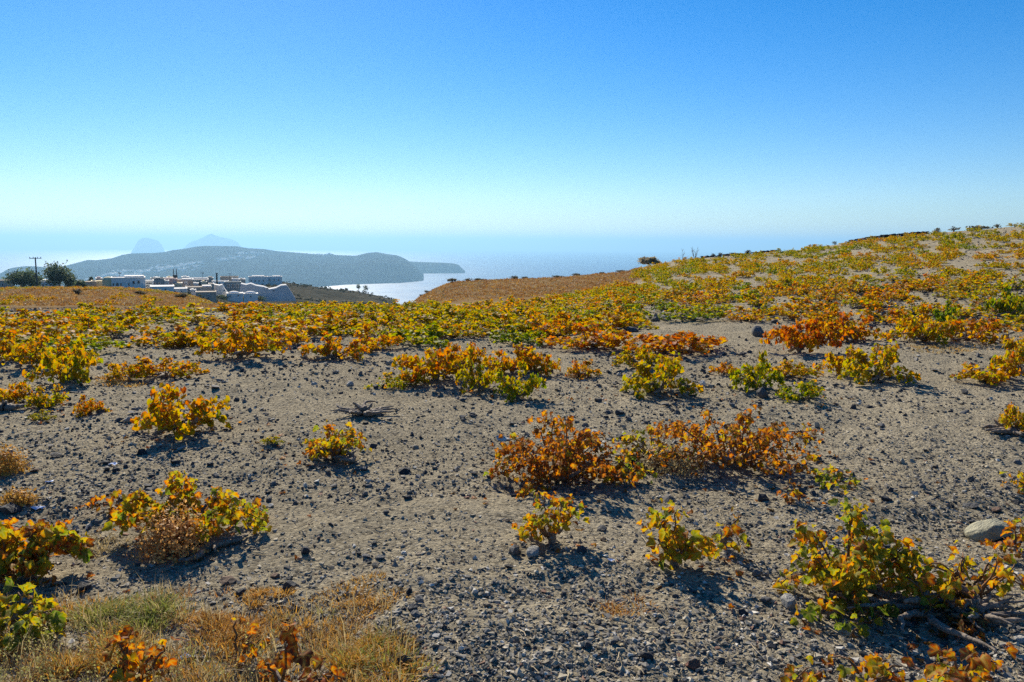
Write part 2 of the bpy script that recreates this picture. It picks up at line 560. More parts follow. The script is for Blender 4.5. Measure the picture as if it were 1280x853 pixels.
def build_heights():
    xs = sorted(COLS)
    caz, Z = [], []
    for x in xs:
        a, _ = az_el(x, 340)
        caz.append(a)
        rr, zz = [], []
        for e in NEAR + COLS[x]:
            rr.append(math.log(e[0]))
            if len(e) == 3:
                zz.append(ZC - e[2])
            else:
                # the row for this column, at the photo's own x
                zz.append(ZC + e[0] * az_el(x, e[1])[1])
        fine = np.linspace(math.log(.25), math.log(1520), 900)
        z = np.interp(fine, rr, zz)
        k = np.exp(-0.5 * (np.arange(-12, 13) / 5.0) ** 2); k /= k.sum()
        # smooth the slope only, keeping the eye-line values
        el = (z - ZC) / np.exp(fine)
        zs = np.convolve(np.pad(z, 12, 'edge'), k, 'valid')
        Z.append(np.interp(LG, fine, zs))
    Z = np.array(Z); caz = np.array(caz)
    G = np.empty((len(AZ), len(RG)))
    for j in range(len(RG)):
        G[:, j] = np.interp(AZ, caz, Z[:, j])
    # smooth a little across
    core = (np.abs(AZ) < math.radians(40))
    idx = np.where(core)[0]
    k = np.exp(-0.5 * (np.arange(-4, 5) / 2.0) ** 2); k /= k.sum()
    sub = G[idx]
    sm = sum(k[i] * sub[np.clip(np.arange(len(idx)) + i - 4, 0, len(idx) - 1)] for i in range(9))
    G[idx] = sm
    X = np.sin(AZ)[:, None] * RG[None, :]; Y = np.cos(AZ)[:, None] * RG[None, :]
    near = np.clip((RG - 0.6) / 1.5, 0, 1)[None, :]
    amp = near * np.where(RG < 90, 1.0, 1.0)[None, :]
    G += amp * (0.075 * (fbm(X * .55, Y * .55, 3, 5) - .5) + 0.085 * (fbm(X * 2.3, Y * 2.3, 3, 9) - .5))
    fade = np.clip(1 - (RG - 14) / 10, 0, 1)[None, :]
    G += amp * fade * 0.035 * (fbm(X * 8, Y * 8, 3, 31) - .5)
    far = np.clip((RG - 150) / 150, 0, 1)[None, :]
    G += far * (5.0 * (fbm(X * .03, Y * .03, 4, 71) - .5))
    return X, Y, G


GX, GY, GZ = build_heights()


def z_at(x, y):
    x = np.asarray(x, float); y = np.asarray(y, float)
    a = np.interp(np.arctan2(x, y), AZ, np.arange(len(AZ)))
    r = np.interp(np.log(np.maximum(np.hypot(x, y), .26)), LG, np.arange(len(LG)))
    i = np.clip(a.astype(int), 0, len(AZ) - 2); j = np.clip(r.astype(int), 0, len(LG) - 2)
    u = a - i; v = r - j
    return (GZ[i, j] * (1 - u) + GZ[i + 1, j] * u) * (1 - v) + (GZ[i, j + 1] * (1 - u) + GZ[i + 1, j + 1] * u) * v


def ground(x, y):
    return Vector((x, y, float(z_at(x, y))))


_TT = np.geomspace(0.8, 900, 2600)


def hit(px, py, tmax=900):
    """where the ray through a photo point meets the ground"""
    d = ray(px, py)
    P = np.outer(_TT, np.array(d)); P[:, 2] += ZC
    b = P[:, 2] - z_at(P[:, 0], P[:, 1])
    k = np.where(b < 0)[0]
    if len(k) == 0:
        return None
    k = max(k[0], 1)
    f = b[k - 1] / (b[k - 1] - b[k])
    p = P[k - 1] * (1 - f) + P[k] * f
    return ground(p[0], p[1])


def at_dist(px, dist, py=340):
    a, _ = az_el(px, py)
    return ground(math.sin(a) * dist, math.cos(a) * dist)


def build_ground():
    nA, nR = GZ.shape
    V = np.stack([GX, GY, GZ], -1).reshape(-1, 3)
    i, j = np.meshgrid(np.arange(nA - 1), np.arange(nR - 1), indexing='ij')
    a = (i * nR + j).ravel(); b = a + 1; c = a + nR; d = c + 1
    Fq = np.stack([a, c, d, b], 1)
    # cover: red = brown fallow ground, green = scrub by the village
    r = RG[None, :] * np.ones((nA, 1)); az = AZ[:, None] * np.ones((1, nR))
    n1 = fbm(GX * .25, GY * .25, 3, 3) - .5
    A = lambda x: az_el(x, 345)[0]
    sm = lambda v, lo, hi: np.clip((v - lo) / (hi - lo), 0, 1)
    left = sm(az, A(300), A(270)) * sm(r + n1 * 8, 25, 32)
    mid = sm(az, A(508), A(516)) * sm(az, A(812), A(785)) * sm(r + n1 * 6, 38, 44)
    brown = np.clip(left + mid, 0, 1) * (0.92 + .4 * n1)
    brown = np.clip(brown, 0, .95)
    scrub = sm(r, 110, 150)
    brown *= 1 - scrub
    C = np.stack([brown, scrub, 0 * brown], -1).reshape(-1, 3)
    me = mesh_np('ground', V, Fq, {'cover': C}, smooth=True)
    # fan at the centre under the camera
    o = link('ground', me, M_SOIL)
    tag(o, 'grey tan gravelly volcanic soil of the vineyard plateau', kind='structure')


build_ground()

# ------------------------------------------------------------------ sea, headlands, islets
REARTH = 7.0e6
SEA0 = ZC - 300


def zsea(r):
    return SEA0 - r * r / (2 * REARTH)


def build_sea():
    r = np.concatenate([[0], np.geomspace(400, 66000, 90)])
    az = np.linspace(-PI, PI, 181)[:-1]
    V = [(0, 0, SEA0)]
    R, A = np.meshgrid(r[1:], az, indexing='ij')
    V = np.concatenate([[[0, 0, SEA0]], np.stack([np.sin(A) * R, np.cos(A) * R, zsea(R)], -1).reshape(-1, 3)])
    n = len(az)
    tri = np.array([[0, 1 + (k + 1) % n, 1 + k] for k in range(n)])
    q = []
    for i in range(len(r) - 2):
        b = 1 + i * n
        k = np.arange(n); k2 = (k + 1) % n
        q.append(np.stack([b + k, b + k2, b + n + k2, b + n + k], 1))
    me = mesh_np('sea', V, [tri, np.concatenate(q)], smooth=True)
    tag(link('sea', me, M_SEA), 'hazy blue sea reaching to the horizon', kind='structure')


build_sea()


def landform(name, label, crest, front, backdepth, cliff, nz_amp, seed, nx=220, ns=60, frontdist=None, crestdist=None):
    """crest: (photo x, photo y) pairs; front: (x, distance of the water line)"""
    xs = np.linspace(crest[0][0], crest[-1][0], nx)
    cy = np.interp(xs, [c[0] for c in crest], [c[1] for c in crest])
    fr = np.interp(xs, [c[0] for c in front], [c[1] for c in front])
    cd = np.interp(xs, [c[0] for c in front], [c[2] for c in front])
    cl = np.interp(xs, [c[0] for c in cliff], [c[1] for c in cliff])
    s = np.concatenate([np.linspace(0, 1, ns), np.linspace(1, 2, 16)[1:]])
    P = np.empty((nx, len(s), 3))
    for i in range(nx):
        a, te = az_el(xs[i], cy[i])
        zc = ZC + cd[i] * te
        zb = zsea(fr[i]) - 6
        for_s = np.minimum(s, 1)
        r = np.where(s <= 1, fr[i] + (cd[i] - fr[i]) * s, cd[i] + backdepth * (s - 1))
        g1 = for_s ** 1.05
        g2 = np.where(for_s < .3, .8 * (for_s / .3) ** .8, .8 + .2 * (for_s - .3) / .7)
        g = g1 * (1 - cl[i]) + g2 * cl[i]
        back = np.where(s > 1, 1 - (s - 1) ** 1.5, 1)
        x = np.sin(a) * r; y = np.cos(a) * r
        env = np.sin(PI * np.clip(s, 0, 1)) ** .7
        n = (fbm(x / 900, y / 900, 5, seed) - .5) * nz_amp * env * max(zc - zb, 1)
        z = zb + (zc - zb) * g * back + n
        if True:
            # nothing in front of the crest may stand above the line of sight to it
            lim = ZC + r * te
            z = np.where(s < 1, np.minimum(z, lim - 1.5 - (1 - for_s) * 10), z)
        P[i, :, 0] = x; P[i, :, 1] = y; P[i, :, 2] = z
    i, j = np.meshgrid(np.arange(nx - 1), np.arange(len(s) - 1), indexing='ij')
    a = (i * len(s) + j).ravel(); b = a + 1; c = a + len(s); d = c + 1
    me = mesh_np(name, P.reshape(-1, 3), np.stack([a, c, d, b], 1), smooth=False)
    tag(link(name, me, M_LAND), label, kind='structure')
    return xs, P


HX, HP = landform(
    'headland', 'long blue hazy headland across the bay sprinkled with white houses',
    [(-160, 372), (-60, 360), (-15, 350), (0, 345), (6, 339), (12, 336), (20, 334.5), (32, 333), (45, 333.3), (60, 335), (80, 333), (95, 329), (110, 325), (120, 325.5), (140, 323),
     (152, 319), (163, 317), (190, 316.5), (205, 315.5), (215, 313), (232, 311), (245, 308.5), (258, 307.5), (295, 308), (310, 310.5), (330, 311.5), (345, 314), (365, 315.5),
     (390, 317.5), (407, 319), (413, 316.8), (420, 319), (445, 320), (452, 318), (462, 316), (472, 315.4), (482, 317.5), (497, 319.5), (505, 323), (515, 329), (523, 337), (528, 345), (531, 350)],
    [(-160, 5200, 7200), (250, 5000, 8100), (380, 5400, 8200), (430, 5850, 7900), (500, 6090, 7700), (531, 6450, 6950)],
    1500, [(-160, 0), (330, 0), (400, .55), (531, 1)], .22, 4)
landform('headland', 'low flat topped cape of blue hazy cliffs ending in the sea',
         [(470, 323), (490, 326), (505, 326.5), (520, 327.5), (540, 328.2), (552, 328.6), (566, 329.5), (573, 331), (577, 335), (580, 338), (582, 341.5)],
         [(470, 7900, 9300), (582, 8150, 8450)], 700, [(0, 1), (600, 1)], .2, 8, nx=120, ns=40)
landform('islet', 'pale far islet with a peaked middle on the horizon',
         [(224, 316), (230, 310), (236, 304), (240, 302), (247, 300), (254, 297), (259, 294), (264, 292.3), (269, 294.5), (275, 296.5), (284, 298), (291, 300), (297, 303.2), (301, 308), (307, 316)],
         [(200, 25600, 26000), (330, 25600, 26000)], 700, [(0, .2), (600, .2)], .2, 12, nx=90, ns=30)
landform('islet', 'small pale dome shaped islet on the horizon beside the peaked islet',
         [(164, 316), (168, 309), (172, 302), (174, 300), (178, 297.8), (182, 297.2), (188, 298.4), (194, 300.2), (198, 301.5), (202, 306), (207, 316)],
         [(150, 25600, 26000), (220, 25600, 26000)], 500, [(0, .2), (600, .2)], .2, 13, nx=70, ns=30)


def far_village():
    """the white houses strewn over the far headland, a pixel or two each"""
    V, Fc = [], []
    cube = [(0, 3, 2, 1), (4, 5, 6, 7), (0, 1, 5, 4), (1, 2, 6, 5), (2, 3, 7, 6), (3, 0, 4, 7)]
    rng = random.Random(5)
    px, py, pz = project_np(HP.reshape(-1, 3))
    ns = HP.shape[1]
    ok = (np.arange(len(px)) % ns) < 59
    spots = []
    # (cx, cy, sx, sy, count)
    bands = [((108, 347), (172, 342), 9), ((150, 343), (222, 335), 11), ((205, 337), (262, 327), 9), ((240, 324), (335, 316), 9), ((255, 331), (300, 323), 4), ((395, 320), (412, 321), 2), ((232, 336), (250, 334), 2)]
    for (xa, ya), (xb, yb), m in bands:
        for _ in range(m):
            t = rng.random(); cx, cy = xa + (xb - xa) * t + rng.gauss(0, 3), ya + (yb - ya) * t + rng.gauss(0, 2.2)
            L = rng.uniform(2, 7); sl = rng.uniform(-.25, .1)
            for _ in range(rng.randrange(5, 15)):
                u = rng.gauss(0, L); spots.append((cx + u, cy + u * sl + rng.gauss(0, .6)))
    for sx, sy in spots:
        d = (px - sx) ** 2 + (py - sy) ** 2 + (~ok) * 1e6
        k = int(np.argmin(d))
        if d[k] > 9: continue
        p = HP.reshape(-1, 3)[k]
        w, dp, h = rng.uniform(8, 18), rng.uniform(8, 14), rng.uniform(4, 7)
        off = (rng.uniform(-18, 18), rng.uniform(-18, 18))
        n = len(V); ang = rng.uniform(-.5, .5); ca, sa = math.cos(ang), math.sin(ang)
        for (x, y, z) in ((-1, -1, -.4), (1, -1, -.4), (1, 1, -.4), (-1, 1, -.4), (-1, -1, 1), (1, -1, 1), (1, 1, 1), (-1, 1, 1)):
            X, Y = x * w / 2, y * dp / 2
            V.append((p[0] + off[0] + X * ca - Y * sa, p[1] + off[1] + X * sa + Y * ca, p[2] + z * h + 4))
        Fc += [tuple(n + i for i in q) for q in cube]
    me = bpy.data.meshes.new('far_village'); me.from_pydata(V, [], Fc); me.update()
    tag(link('far_village', me, M_WHITE), 'tiny white houses strewn over the far blue headland', kind='stuff')


far_village()

# ------------------------------------------------------------------ leaves and vines
def leaf_outline(rng, lobes=True):
    """a five lobed vine leaf, petiole at the origin, tip towards +Y, about 1 wide"""
    pol = [(-100, .30), (-125, .42), (-150, .50), (-172, .44), (168, .50), (150, .56), (132, .40), (112, .58), (90, .68),
           (68, .58), (48, .40), (30, .56), (12, .50), (-8, .44), (-30, .50), (-55, .42), (-80, .30)]
    out = []
    for a, r in pol:
        r *= rng.uniform(.9, 1.1)
        out.append((r * math.cos(math.radians(a)), .18 + r * math.sin(math.radians(a))))
    return out


LEAFGEO = []


def leaf_proto(seed):
    rng = random.Random(seed)
    o = leaf_outline(rng)
    fold = rng.uniform(.05, .85); curl = rng.uniform(-.6, .9); twist = rng.uniform(-.3, .3)

    def zz(x, y):
        return fold * abs(x) - curl * (x * x + (y - .2) ** 2) * .8 + twist * x * y + 0.03 * math.sin(9 * x + seed) + .03 * math.sin(8 * y)
    V = [(0, .12, zz(0, .12))]; att = [(0, 1, 0)]
    mid = [(x * .55, .12 + (y - .12) * .55) for x, y in o]
    for k, (x, y) in enumerate(mid):
        V.append((x, y, zz(x, y))); att.append((.15, 1 if k in (2, 5, 8, 11, 14) else 0, 0))
    for k, (x, y) in enumerate(o):
        V.append((x, y, zz(x, y) + rng.uniform(-.03, .03))); att.append((1, .4 if k in (2, 5, 8, 11, 14) else 0, 0))
    n = len(o); tris, quads = [], []
    for k in range(n - 1):
        tris.append((0, 1 + k, 2 + k)); quads.append((1 + k, 1 + n + k, 2 + n + k, 2 + k))
    # petiole
    b = len(V)
    for (x, y, z) in ((-.02, .12, 0), (.02, .12, 0), (.015, -.45, -.10), (-.015, -.45, -.10)):
        V.append((x, y, z + zz(0, .12) * .5)); att.append((.6, .8, 0))
    quads.append((b, b + 3, b + 2, b + 1))
    LEAFGEO.append((np.array(V), np.array(tris), np.array(quads), np.array(att, float)))
    return mesh_np('leaf', np.array(V), [np.array(tris), np.array(quads)], {'leaf': np.array(att)}, smooth=True)


LEAVES = [leaf_proto(s) for s in range(8)]
for me in LEAVES:
    me.materials.append(M_LEAF)


def orient(tip, nrm):
    y = tip.normalized()
    z = nrm - y * nrm.dot(y)
    if z.length < 1e-4: z = Vector((0.1, 0.2, 1)) - y * Vector((0.1, 0.2, 1)).dot(y)
    z.normalize()
    x = y.cross(z)
    return Matrix((x, y, z)).transposed()


def bez(a, b, c, t):
    return a * (1 - t) ** 2 + b * (2 * t * (1 - t)) + c * t * t


def shoots(rng, W, D, H, n, low=.25):
    """bent canes rising from a low head and arching outwards; local coordinates"""
    res = []
    order = list(range(n)); rng.shuffle(order)
    for k in range(n):
        a = 2 * PI * (k + rng.uniform(-.4, .4)) / n
        rad = math.sqrt(.06 + .94 * (order[k] + rng.random()) / n) * (1.18 if rng.random() < .2 else 1)
        top = H * (1.05 - .75 * rad ** 2.2)
        z = top * (low + (1 - low) * rng.random() ** .6) if rng.random() < .8 else H * rng.uniform(.08, .3)
        end = Vector((math.cos(a) * W / 2 * rad, math.sin(a) * D / 2 * rad, z))
        st = Vector((math.cos(a) * .1 * W, math.sin(a) * .1 * W, rng.uniform(.03, .08)))
        mid = st.lerp(end, rng.uniform(.35, .6)) + Vector((rng.uniform(-.06, .06), rng.uniform(-.06, .06), H * rng.uniform(.15, .45)))
        res.append((st, mid, end))
    return res


def leaf_spots(rng, sh, n, size):
    """(position, tip direction, normal, size, height fraction)"""
    out = []
    w = [(s[2] - s[0]).length + .1 for s in sh]
    for _ in range(n):
        st, mid, end = rng.choices(sh, w)[0]
        t = 1 - rng.random() ** 1.25 * .9
        p = bez(st, mid, end, t)
        j = .055
        p = p + Vector((rng.uniform(-j, j), rng.uniform(-j, j), rng.uniform(-j, j * .9)))
        if p.z < .02: p.z = rng.uniform(.015, .06)
        a = rng.uniform(0, 2 * PI)
        outw = Vector((p.x, p.y, 0))
        if outw.length > 1e-3: outw.normalize()
        tip = Vector((math.cos(a), math.sin(a), rng.uniform(-1.7, -.1))) + outw * .5
        nr = Vector((rng.gauss(0, 1), rng.gauss(0, 1), .75)) + outw * .45
        out.append((p, tip, nr, size * rng.uniform(.45, 1.35), p.z))
    return out


def trunk_mb(rng, W, H, arms=4, thick=.03):
    thick = min(thick, W * .05)
    mb = MB()
    # stubby gnarled head with arms lying outwards
    pts = [Vector((0, 0, -.05)), Vector((rng.uniform(-.02, .02), rng.uniform(-.02, .02), .03)), Vector((rng.uniform(-.04, .04), rng.uniform(-.04, .04), .09))]
    mb.tube(pts, [thick * 1.3, thick * 1.2, thick * .8], 8, .25, rng)
    for k in range(arms):
        a = 2 * PI * (k + rng.uniform(-.35, .35)) / arms
        L = W * rng.uniform(.16, .34)
        p = Vector((0, 0, .05)); dirn = Vector((math.cos(a), math.sin(a), rng.uniform(.1, .5)))
        ps = [p.copy()]; rs = [thick]
        m = 5
        for i in range(m):
            dirn = (dirn + Vector((rng.uniform(-.5, .5), rng.uniform(-.5, .5), rng.uniform(-.35, .3)))).normalized()
            p = p + dirn * L / m
            p.z = max(p.z, .015)
            ps.append(p.copy()); rs.append(thick * (1 - .14 * (i + 1)) * rng.uniform(.8, 1.2))
        mb.tube(ps, rs, 7, .22, rng)
    return mb


VINES = []          # (px, py, landmark phrase) to relate stones to


def color_word(t):
    return 'green and yellow' if t < .38 else ('golden green' if t < .46 else ('golden yellow' if t < .54 else ('orange' if t < .66 else 'rusty red')))


def vine_dims(px, py, wpx, hpx):
    base = hit(px, py)
    _, _, dep = project(base)
    ang = math.atan2(ZC - base.z, math.hypot(base.x, base.y))
    W = wpx * dep / F0
    Hh = hpx * dep / F0
    D = W * .8
    H = max((Hh - .55 * D * math.sin(max(ang, 0))) / math.cos(ang), .30 * Hh, .06)
    dirn = Vector((base.x, base.y, 0)).normalized()
    c = base + dirn * D * .32
    c = ground(c.x, c.y)
    return c, W, D, H


def near_vine(px, py, wpx, hpx, t, n, seed, label, size=.066, tsd=.17, nsh=11, arms=4, thick=.028, group='vine bushes across the field', mark=None, low=.35, trunk=True, canes_extra=0):
    """a vine close enough for every leaf to show: each leaf and cane an object of its own"""
    rng = random.Random(seed)
    c, W, D, H = vine_dims(px, py, wpx, hpx)
    root = empty('vine_bush', c)
    tag(root, label, 'vine', group)
    if trunk:
        trunk_mb(rng, W, H, arms, thick).build('trunk', M_WOOD, root, smooth=True)
    sh = shoots(rng, W, D, H, nsh, low)
    for st, mid, end in sh + [(s[0], s[1] + Vector((0, 0, .03)), s[2].lerp(s[1], .3)) for s in sh[:canes_extra]]:
        pts = [bez(st, mid, end, q / 6) + Vector((rng.uniform(-.008, .008), rng.uniform(-.008, .008), rng.uniform(-.006, .006))) for q in range(7)]
        MB().tube(pts, [.0062 - .0006 * q for q in range(7)], 5, .1, rng).build('cane', M_CANE, root, smooth=True)
    for p, tip, nr, s, hz in leaf_spots(rng, sh, min(int(n * 1.55), 300), size * .74):
        o = bpy.data.objects.new('leaf', LEAVES[rng.randrange(len(LEAVES))])
        col.objects.link(o)
        o.parent = root
        m = orient(tip, nr).to_4x4() @ Matrix.Diagonal((s, s * rng.uniform(.85, 1.1), s, 1))
        m.translation = p
        o.matrix_basis = m
        tt = min(max(rng.gauss(t + (hz / max(H, .1) - .5) * .12, tsd), .03), .99)
        o.color = (tt, 0, 0, 1)
    extra = int(n * 3.0) - 300 if n * 1.55 > 280 else int(n * .45)
    if extra > 20:
        VV, TT, QQ, AA, nb = [], [], [], [], 0
        for p, tip, nr, s, hz in leaf_spots(rng, sh, extra, size * .68):
            V, tr, qd, A = LEAFGEO[rng.randrange(8)]
            R = np.array(orient(tip, nr))
            VV.append((V * s) @ R.T + np.array(p)); TT.append(tr + nb); QQ.append(qd + nb)
            A = A.copy(); A[:, 2] = min(max(rng.gauss(t, tsd), .03), .99); AA.append(A); nb += len(V)
        f = link('foliage', mesh_np('foliage', np.concatenate(VV), [np.concatenate(TT), np.concatenate(QQ)], {'leaf': np.concatenate(AA)}, smooth=True), M_FOL, root)
        f.color = (.5, 0, 0, 1); f['kind'] = 'stuff'
    VINES.append((c, W, mark or label))
    return root


def lowleaf(kind):
    if kind == 0:     # seven points
        a = [(-.5, .1), (-.32, -.22), (0, .02), (.32, -.22), (.5, .1), (.33, .5), (0, .78), (-.33, .5)]
        f = [(0, 1, 2), (2, 3, 4), (2, 4, 5), (2, 5, 6), (2, 6, 7), (2, 7, 0)]
    else:
        a = [(-.45, .15), (0, -.2), (.45, .15), (0, .75)]
        f = [(0, 1, 3), (1, 2, 3)]
    V = np.array([(x, y, .28 * abs(x) - .25 * (y - .2) ** 2) for x, y in a])
    return V, np.array(f)


def foliage_mesh(seed, W, D, H, n, size, kind, nsh=11, tsd=.10, low=.35):
    rng = random.Random(seed)
    LV, LF = lowleaf(kind)
    sh = shoots(rng, W, D, H, nsh, low)
    V, Fc, A = [], [], []
    for i, (p, tip, nr, s, hz) in enumerate(leaf_spots(rng, sh, n, size)):
        R = np.array(orient(tip, nr))
        V.append((LV * s) @ R.T + np.array(p))
        Fc.append(LF + i * len(LV))
        t = .5 + rng.gauss(0, tsd) + (hz / max(H, .1) - .5) * .12
        e = np.ones((len(LV), 3)); e[:, 0] = .7; e[2 if kind == 0 else 1, 0] = 0; e[:, 1] = 0; e[:, 2] = t
        A.append(e)
    return np.concatenate(V), np.concatenate(Fc), np.concatenate(A), sh


def fol_proto(seed, n, size, kind, **kw):
    V, Fc, A, sh = foliage_mesh(seed, 1.0, .85, .42, n, size, kind, **kw)
    me = mesh_np('foliage', V, Fc, {'leaf': A}, smooth=True)
    me.materials.append(M_FOL)
    rng = random.Random(seed)
    mb = trunk_mb(rng, 1.0, .42, 4, .03)
    for st, mid, end in sh:
        mb.tube([bez(st, mid, end, q / 4) for q in range(5)], [.007, .006, .005, .004, .003], 4)
    tr = mb.mesh('trunk', True); tr.materials.append(M_WOOD)
    return me, tr, (V, Fc, A)


MIDP = [fol_proto(100 + k, 560, .054, 0, nsh=10 + k % 4) for k in range(8)]
FARP = [fol_proto(200 + k, 400, .064, 1, nsh=10 + k % 4) for k in range(8)]
ALLP = MIDP + FARP
for a, b, _ in ALLP:
    pass


def vine_copy(c, W, D, H, t, proto, rz, label, group='vine bushes across the field', trunk=True):
    fo, tr, _ = proto
    root = empty('vine_bush', c, rz)
    tag(root, label, 'vine', group)
    sx, sz = W * 1.14, H / .42
    f = bpy.data.objects.new('foliage', fo); col.objects.link(f); f.parent = root
    f.scale = (sx, sx * (D / W) / .85, sz); f.color = (t, 0, 0, 1); f['kind'] = 'stuff'
    if trunk:
        k = bpy.data.objects.new('trunk', tr); col.objects.link(k); k.parent = root
        k.scale = f.scale
    return root


def mid_vine(px, py, wpx, hpx, t, seed, label, mark=None):
    c, W, D, H = vine_dims(px, py, wpx, hpx)
    rng = random.Random(seed)
    vine_copy(c, W, D, H, t, MIDP[seed % len(MIDP)], rng.uniform(0, 6.28), label)
    VINES.append((c, W, mark or label))


# ---- vines close to the camera
near_vine(34, 735, 160, 135, .50, 185, 1, 'green and orange vine with a looping bare cane at the field edge', .066, tsd=.22, mark='green and orange vine with the looping cane', canes_extra=3)
near_vine(30, 800, 125, 72, .30, 55, 2, 'low green vine below the one with the looping cane', .07, nsh=8, mark='low green vine')
near_vine(238, 686, 195, 108, .44, 230, 3, 'yellow green vine with a dry brown cushion plant at its foot', .062, nsh=14, mark='vine with the dry cushion plant')
near_vine(150, 645, 78, 40, .66, 26, 4, 'thin orange sprig reaching out beside the yellow green vine', .06, nsh=4, trunk=False, mark='thin orange sprig')
near_vine(695, 618, 196, 124, .74, 290, 5, 'broad fiery orange vine with bare canes showing in its middle', .060, nsh=22, mark='broad fiery orange vine', tsd=.15, canes_extra=5)
near_vine(688, 690, 88, 82, .48, 75, 6, 'small vine on a thin upright stem between two grey blocks of stone', .058, nsh=7, mark='small vine between the grey blocks', low=.6)
near_vine(782, 606, 62, 30, .28, 36, 7, 'low green clump between two orange vines', .055, nsh=6, mark='low green clump', trunk=False)
near_vine(845, 716, 105, 98, .44, 85, 8, 'small leaning vine casting a dark shadow on bare soil', .062, nsh=7, mark='small leaning vine', low=.5)
near_vine(905, 690, 70, 66, .50, 14, 9, 'almost bare twig with a few yellow leaves beside the leaning vine', .058, nsh=4, mark='almost bare twig', low=.6)
near_vine(915, 602, 262, 118, .75, 290, 10, 'widest orange vine in the middle of the slope with reddish leaves', .060, nsh=24, mark='widest orange vine', tsd=.16)
near_vine(812, 585, 95, 50, .42, 80, 11, 'yellow green vine filling the gap between two orange vines', .056, nsh=8, mark='yellow green vine in the gap')
near_vine(1062, 768, 200, 150, .40, 190, 12, 'tall green and yellow vine over grey gnarled wood', .060, nsh=13, arms=5, thick=.026, mark='tall green and yellow vine', canes_extra=4)
near_vine(1205, 772, 165, 110, .46, 62, 13, 'sparse vine with thick grey gnarled arms lying on the ground', .064, nsh=11, arms=6, thick=.026, mark='sparse vine with gnarled arms', canes_extra=6)
near_vine(1060, 790, 130, 30, .22, 42, 14, 'low bright green leaves at the foot of the tall vine', .06, nsh=7, trunk=False, mark='low bright green leaves')
near_vine(1180, 800, 90, 22, .93, 22, 15, 'withered maroon leaves lying under the gnarled vine', .06, nsh=5, trunk=False, mark='withered maroon leaves', tsd=.06)
near_vine(1000, 872, 46, 44, .52, 9, 16, 'tiny sprig of three coloured leaves standing alone', .06, nsh=3, trunk=False, low=.7)
near_vine(1085, 890, 130, 80, .52, 42, 17, 'low orange and green vine at the very edge of the view', .062, nsh=7, low=.5)
near_vine(1205, 895, 105, 105, .64, 34, 18, 'upright sprig with hanging orange leaves on curled stalks', .062, nsh=6, low=.6)
near_vine(1275, 700, 60, 50, .58, 26, 19, 'orange sprig leaning against the big pale boulder', .06, nsh=5, trunk=False, low=.5)
near_vine(168, 880, 105, 112, .66, 44, 20, 'spindly vine with rust orange leaves among the dry grass', .062, nsh=6, low=.5, mark='spindly rust orange vine')
near_vine(302, 838, 34, 74, .82, 11, 21, 'dark forked stick with a few red leaves', .048, nsh=3, trunk=False, low=.7, mark='dark forked stick')
near_vine(352, 878, 46, 96, .86, 15, 22, 'bare grey stem topped with curled brown red leaves', .072, nsh=3, low=.8, mark='bare grey stem')
near_vine(398, 890, 60, 62, .84, 16, 23, 'squat clump of curled rusty leaves in dry grass', .068, nsh=4, low=.5)
near_vine(418, 582, 92, 58, .47, 120, 24, 'compact golden vine with a thick bent trunk poking out', .058, nsh=9, mark='compact golden vine')
near_vine(1282, 618, 44, 32, .42, 30, 25, 'small yellow green vine cut by the edge of the view', .058, nsh=5)
near_vine(980, 628, 34, 22, .62, 9, 26, 'small orange sprig in the shadow of the widest orange vine', .056, nsh=3, trunk=False)
near_vine(1042, 612, 80, 24, .27, 36, 27, 'low bright green sprig beside the widest orange vine', .055, nsh=6, trunk=False)

